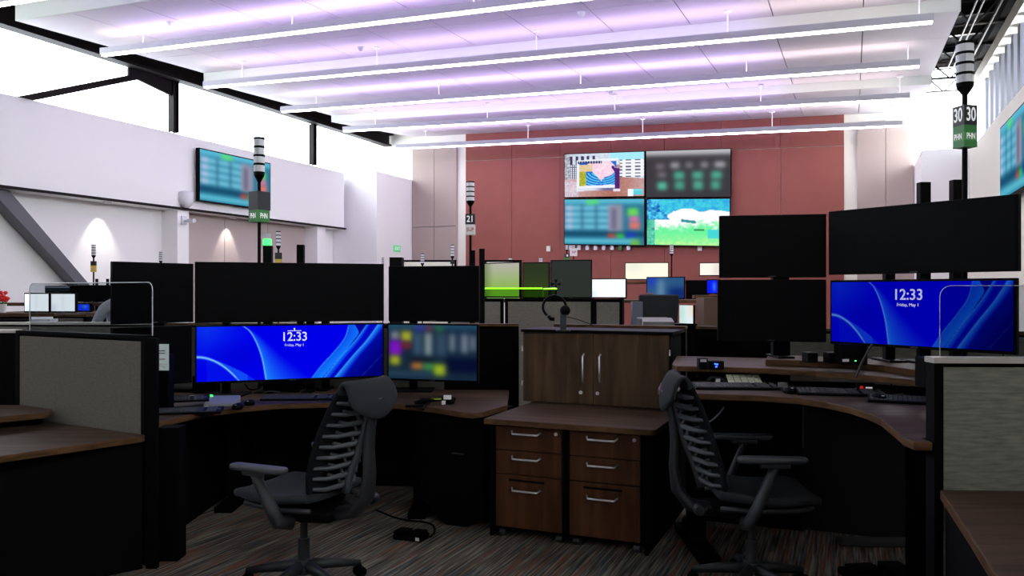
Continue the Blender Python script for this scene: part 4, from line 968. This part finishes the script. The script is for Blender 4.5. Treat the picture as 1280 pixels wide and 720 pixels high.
tag(MB().box(-.08, .08, -.03, .3, 0, Z(372,8.0)).obj('far_cabinet', mat('brown_laminate', (96,72,58), .6), loc=XY(889, 8.0)+(0,)), 'brown wooden far cabinet left of the right dark monitors', 'cabinet')
tag(MB().box(-.05, .05, -.05, .05, 0, Z(377,7.9)).obj('far_column', mat('blue_grey_laminate', (92,98,112), .6), loc=XY(796, 7.9)+(0,)), 'narrow blue-grey side panel left of the far chair back', 'panel')
x, y = XY(824, 6.35)
t = thing('printer', 'small grey printer with pale tray behind the cabinet', 'printer', (x, y, 0), 0)
MB().box(-.2, .2, .1, .4, 0, Z(409,6.4)-.0).obj('stand', BLKM, t)
zp = Z(409,6.4); MB().box(-.13, .13, .1, .34, zp, zp+.07).obj('body', CHRG, t, bevel=.01)
MB().hexa([(-.125,.02,zp),(.125,.02,zp),(.125,.12,zp),(-.125,.12,zp)],[(-.125,.02,zp+.045),(.125,.02,zp+.045),(.12,.12,zp+.075),(-.12,.12,zp+.075)]).obj('tray', mat('pale_grey_plastic', (120,118,116), .5), t, bevel=.004)
monitor(849, 6.6, 867, 6.5, Z(405,6.55), Z(381,6.55), 'little lit tablet-like screen beside the printer', soft((226,240,244), [(-.1,-.1,.4,1.1,(190,226,214)),(.7,-.1,1.1,.5,(240,214,190))], .08), (12, 12), arm=False, bz=.004)
tag(MB().box(-.09, .09, 0, .16, 0, Z(405,6.55)).obj('equipment_pillar', BLKM, loc=XY(858, 6.58)+(0,)), 'black pillar carrying the little lit screen', 'stand')

# left middle ground
monitor(30, 8.2, 62, 8.1, Z(391,8.1), Z(366,8.1), 'bright white far monitor, left half of the pair behind the acrylic', white_page, (16, 10), arm=False, gain=1.25)
monitor(63, 8.1, 95, 8.05, Z(391,8.05), Z(366,8.05), 'bright white far monitor, right half of the pair behind the acrylic', white_page, (16, 10), arm=False, gain=1.25)
monitor(56, 9.35, 88, 9.3, Z(366,8.95), Z(357,8.95), 'low pale far monitor with black rim above the white pair', soft((20,28,34), [(-.1,-.1,1.1,.1,(170,180,190))], .03), (12, 6), arm=False)
monitor(89, 9.3, 141, 9.2, Z(378,8.8), Z(356,8.8), 'dark far monitor below the tower with the yellow sign', None, arm=False)
monitor(97, 8.3, 113, 8.2, Z(390,8.25), Z(379,8.25), 'small blue lit far monitor left of the seated person in grey', soft((20,60,235), [(.4,.2,.8,.5,(90,150,255))], .06), (12, 8), arm=False)
far_desk(XY(-40, 8.1), XY(113, 8.05), .9, Z(391.5,8.1), 'far desk under the bright white monitor pair')
far_desk(XY(-60, 9.15), XY(150, 9.05), .35, Z(379,8.9), 'narrow far shelf behind the white monitor pair')
partition((XY(-100, 7.6), XY(66, 7.5)), Z(399,7.55), 'low grey far partition left behind the acrylic', mat('pale_blue_grey_fabric', (132,140,150), .9), BLKM, split=2)
partition((XY(67, 7.5), XY(108, 7.45)), Z(393,7.5), 'low dark far partition left of the seated person', FABD, WEDGE, split=1)
t = thing('paper_stack', 'white papers and folders lying on the low far partition', 'papers', XY(50, 7.25)+(Z(406,7.4),), .1)
MB().box(-.1, .1, -.1, .1, 0, .035).obj('folder', SIGNW, t); MB().box(-.04, .12, -.08, .08, .035, .06).obj('folder', LENSW, t)
tag(MB().box(-.2, .2, -.12, .12, 0, Z(406,7.4)-.001).obj('far_cabinet', FABD, loc=XY(50, 7.25)+(0,)), 'low grey cabinet carrying the white papers at left', 'cabinet')
x, y = XY(4, 8.3)
t = thing('flower_pot', 'red flowers in a small white pot at the left picture edge', 'plant', (x, y, Z(391.5,8.1)), 0)
MB().lathe([(.025,0),(.035,.09)]).obj('pot', SIGNW, t)
fl = MB()
for i in range(14):
    a = random.random()*6.3; r = random.random()*.05; zz = .12+random.random()*.09; fl.lathe([(.004,zz-.02),(.024,zz),(.012,zz+.018)], r*math.cos(a), r*math.sin(a), 7)
o = fl.obj('blossoms', mat('red_petals', (220,40,40), .6), t); o['kind'] = 'stuff'
MB().tube([(0,0,.08),(0,0,.14)], .012, 5).obj('stem', SIGNG, t)

# ---------------------------------------------------------------- people, seated and seen from behind
def person(x, y, rz, z0, label, shirt, hairc, sc=1.0):
    """local +Y is where the person looks"""
    t = thing('person', label, 'person', (x, y, 0), rz)
    S0 = z0
    V = {'pelvis':(0,0,S0+.08),'belly':(0,.0,S0+.25),'chest':(0,.01,S0+.43),'collar':(0,.02,S0+.55),'neck':(0,.03,S0+.61),'head':(0,.045,S0+.69),'crown':(0,.05,S0+.78)}
    R = {'pelvis':.16,'belly':.14,'chest':.155,'collar':.1,'neck':.052,'head':.082,'crown':.07}
    E = [('pelvis','belly'),('belly','chest'),('chest','collar'),('collar','neck'),('neck','head'),('head','crown')]
    for s, n in ((-1,'l'),(1,'r')):
        V.update({n+'sh':(s*.17,.02,S0+.5),n+'el':(s*.25,.1,S0+.26),n+'wr':(s*.17,.33,S0+.27),n+'ha':(s*.15,.41,S0+.265),
                  n+'hip':(s*.1,.02,S0+.07),n+'kn':(s*.12,.42,S0+.08),n+'an':(s*.12,.4,.1),n+'to':(s*.12,.55,.04)})
        R.update({n+'sh':.062,n+'el':.043,n+'wr':.03,n+'ha':.032,n+'hip':.085,n+'kn':.06,n+'an':.042,n+'to':.035})
        E += [('collar',n+'sh'),(n+'sh',n+'el'),(n+'el',n+'wr'),(n+'wr',n+'ha'),('pelvis',n+'hip'),(n+'hip',n+'kn'),(n+'kn',n+'an'),(n+'an',n+'to')]
        for k in range(5):
            f = n+'f%d' % k; a = (k-2)*.022*(1 if k else 1.6)
            V[f] = (s*.15+a, .43, S0+.262); V[f+'e'] = (s*.15+a*1.4, .47-abs(k-2)*.008-(.02 if k == 0 else 0), S0+.245); R[f] = .009; R[f+'e'] = .007
            E += [(n+'ha', f), (f, f+'e')]
    names = list(V); me = bpy.data.meshes.new('body')
    me.from_pydata([V[n] for n in names], [(names.index(a), names.index(b)) for a, b in E], [])
    o = bpy.data.objects.new('body', me); C.objects.link(o); o.parent = t
    sk = o.modifiers.new('skin', 'SKIN'); sk.use_smooth_shade = True
    ly = me.skin_vertices[0] if me.skin_vertices else None
    if ly is None:
        bm_ = None
    for i, n in enumerate(names): me.skin_vertices[0].data[i].radius = (R[n], R[n]*.8)
    me.skin_vertices[0].data[0].use_root = True
    sb = o.modifiers.new('smooth', 'SUBSURF'); sb.levels = sb.render_levels = 1
    skin = mat('skin', (196,150,124), .6); me.materials.append(shirt)
    # head parts
    hd = MB().lathe([(.03,S0+.6),(.066,S0+.63),(.08,S0+.69),(.078,S0+.75),(.05,S0+.81),(.01,S0+.825)], 0, .05, 18).obj('head', skin, t, smooth=True)
    MB().lathe([(.075,S0+.66),(.093,S0+.7),(.092,S0+.76),(.065,S0+.825),(.012,S0+.845)], 0, .03, 18).obj('hair', hairc, t, smooth=True)
    MB().tube([(0,.125,S0+.71),(0,.148,S0+.685),(0,.13,S0+.675)], [.008,.012,.01], 6).obj('nose', skin, hd)
    for s in (-1, 1):
        MB().lathe([(.006,-.01),(.013,0),(.006,.01)], 0, 0, 8).obj('ear', skin, hd, loc=(s*.084,.05,S0+.69))
        MB().lathe([(.003,-.006),(.008,0),(.003,.006)], 0, 0, 8).obj('eye', BLK, hd, loc=(s*.03,.124,S0+.715))
    MB().box(-.02, .02, .118, .128, S0+.65, S0+.656).obj('mouth', LETR, hd)
    return t
GSH = mat('grey_shirt', (150,150,158), .9, noise=((30,30,30), .1)); DSH = mat('dark_shirt', (60,56,62), .9)
def ensure_skin(): pass
def simple_chair(x, y, rz, z0, label, zb):
    t = thing('far_chair', label, 'office chair', (x, y, 0), rz)
    MB().box(-.24, .24, -.22, .24, z0-.06, z0).obj('seat', MESH_B, t, bevel=.02)
    MB().hexa([(-.2,-.26,z0+.06),(.2,-.26,z0+.06),(.2,-.21,z0+.06),(-.2,-.21,z0+.06)],[(-.22,-.34,zb),(.22,-.34,zb),(.22,-.3,zb),(-.22,-.3,zb)]).obj('backrest', MESH_B, t, bevel=.018)
    MB().tube([(0,-.2,z0-.03),(0,-.31,z0+.05),(0,-.3,z0+.2)], .02, 6).obj('back_bracket', CHFR, t)
    MB().tube([(0,0,.08),(0,0,z0-.06)], .025, 8).obj('gas_lift', CHFR, t)
    for k in range(5):
        a = k*2*math.pi/5; MB().tube([(0,0,.09),(.28*math.cos(a),.28*math.sin(a),.05)], [.028,.02], 6).lathe([(.02,0),(.025,.03),(.02,.05)], .28*math.cos(a), .28*math.sin(a), 8).obj('leg', CHFR, t)
    for s in (-1, 1): MB().tube([(s*.24,0,z0-.04),(s*.28,0,z0+.2)], .016, 6).box(s*.28-.03, s*.28+.03, -.1, .14, z0+.2, z0+.22).obj('armrest', CHFR, t)
x, y = XY(155, 7.0)
person(x, y, math.radians(60), .9, 'person in a grey shirt seated behind the far left monitor, back turned', GSH, mat('dark_brown_hair', (50,38,32), .7))
simple_chair(x, y, math.radians(60), .9, 'dark office chair of the person in the grey shirt', 1.38)
x, y = XY(812, 8.7)
person(x, y, math.radians(8), .68, 'person with brown hair seated at the far desk, seen from behind', DSH, mat('reddish_brown_hair', (62,34,28), .7))
simple_chair(x, y, math.radians(8), .68, 'dark office chair of the brown-haired person', Z(368, 9))
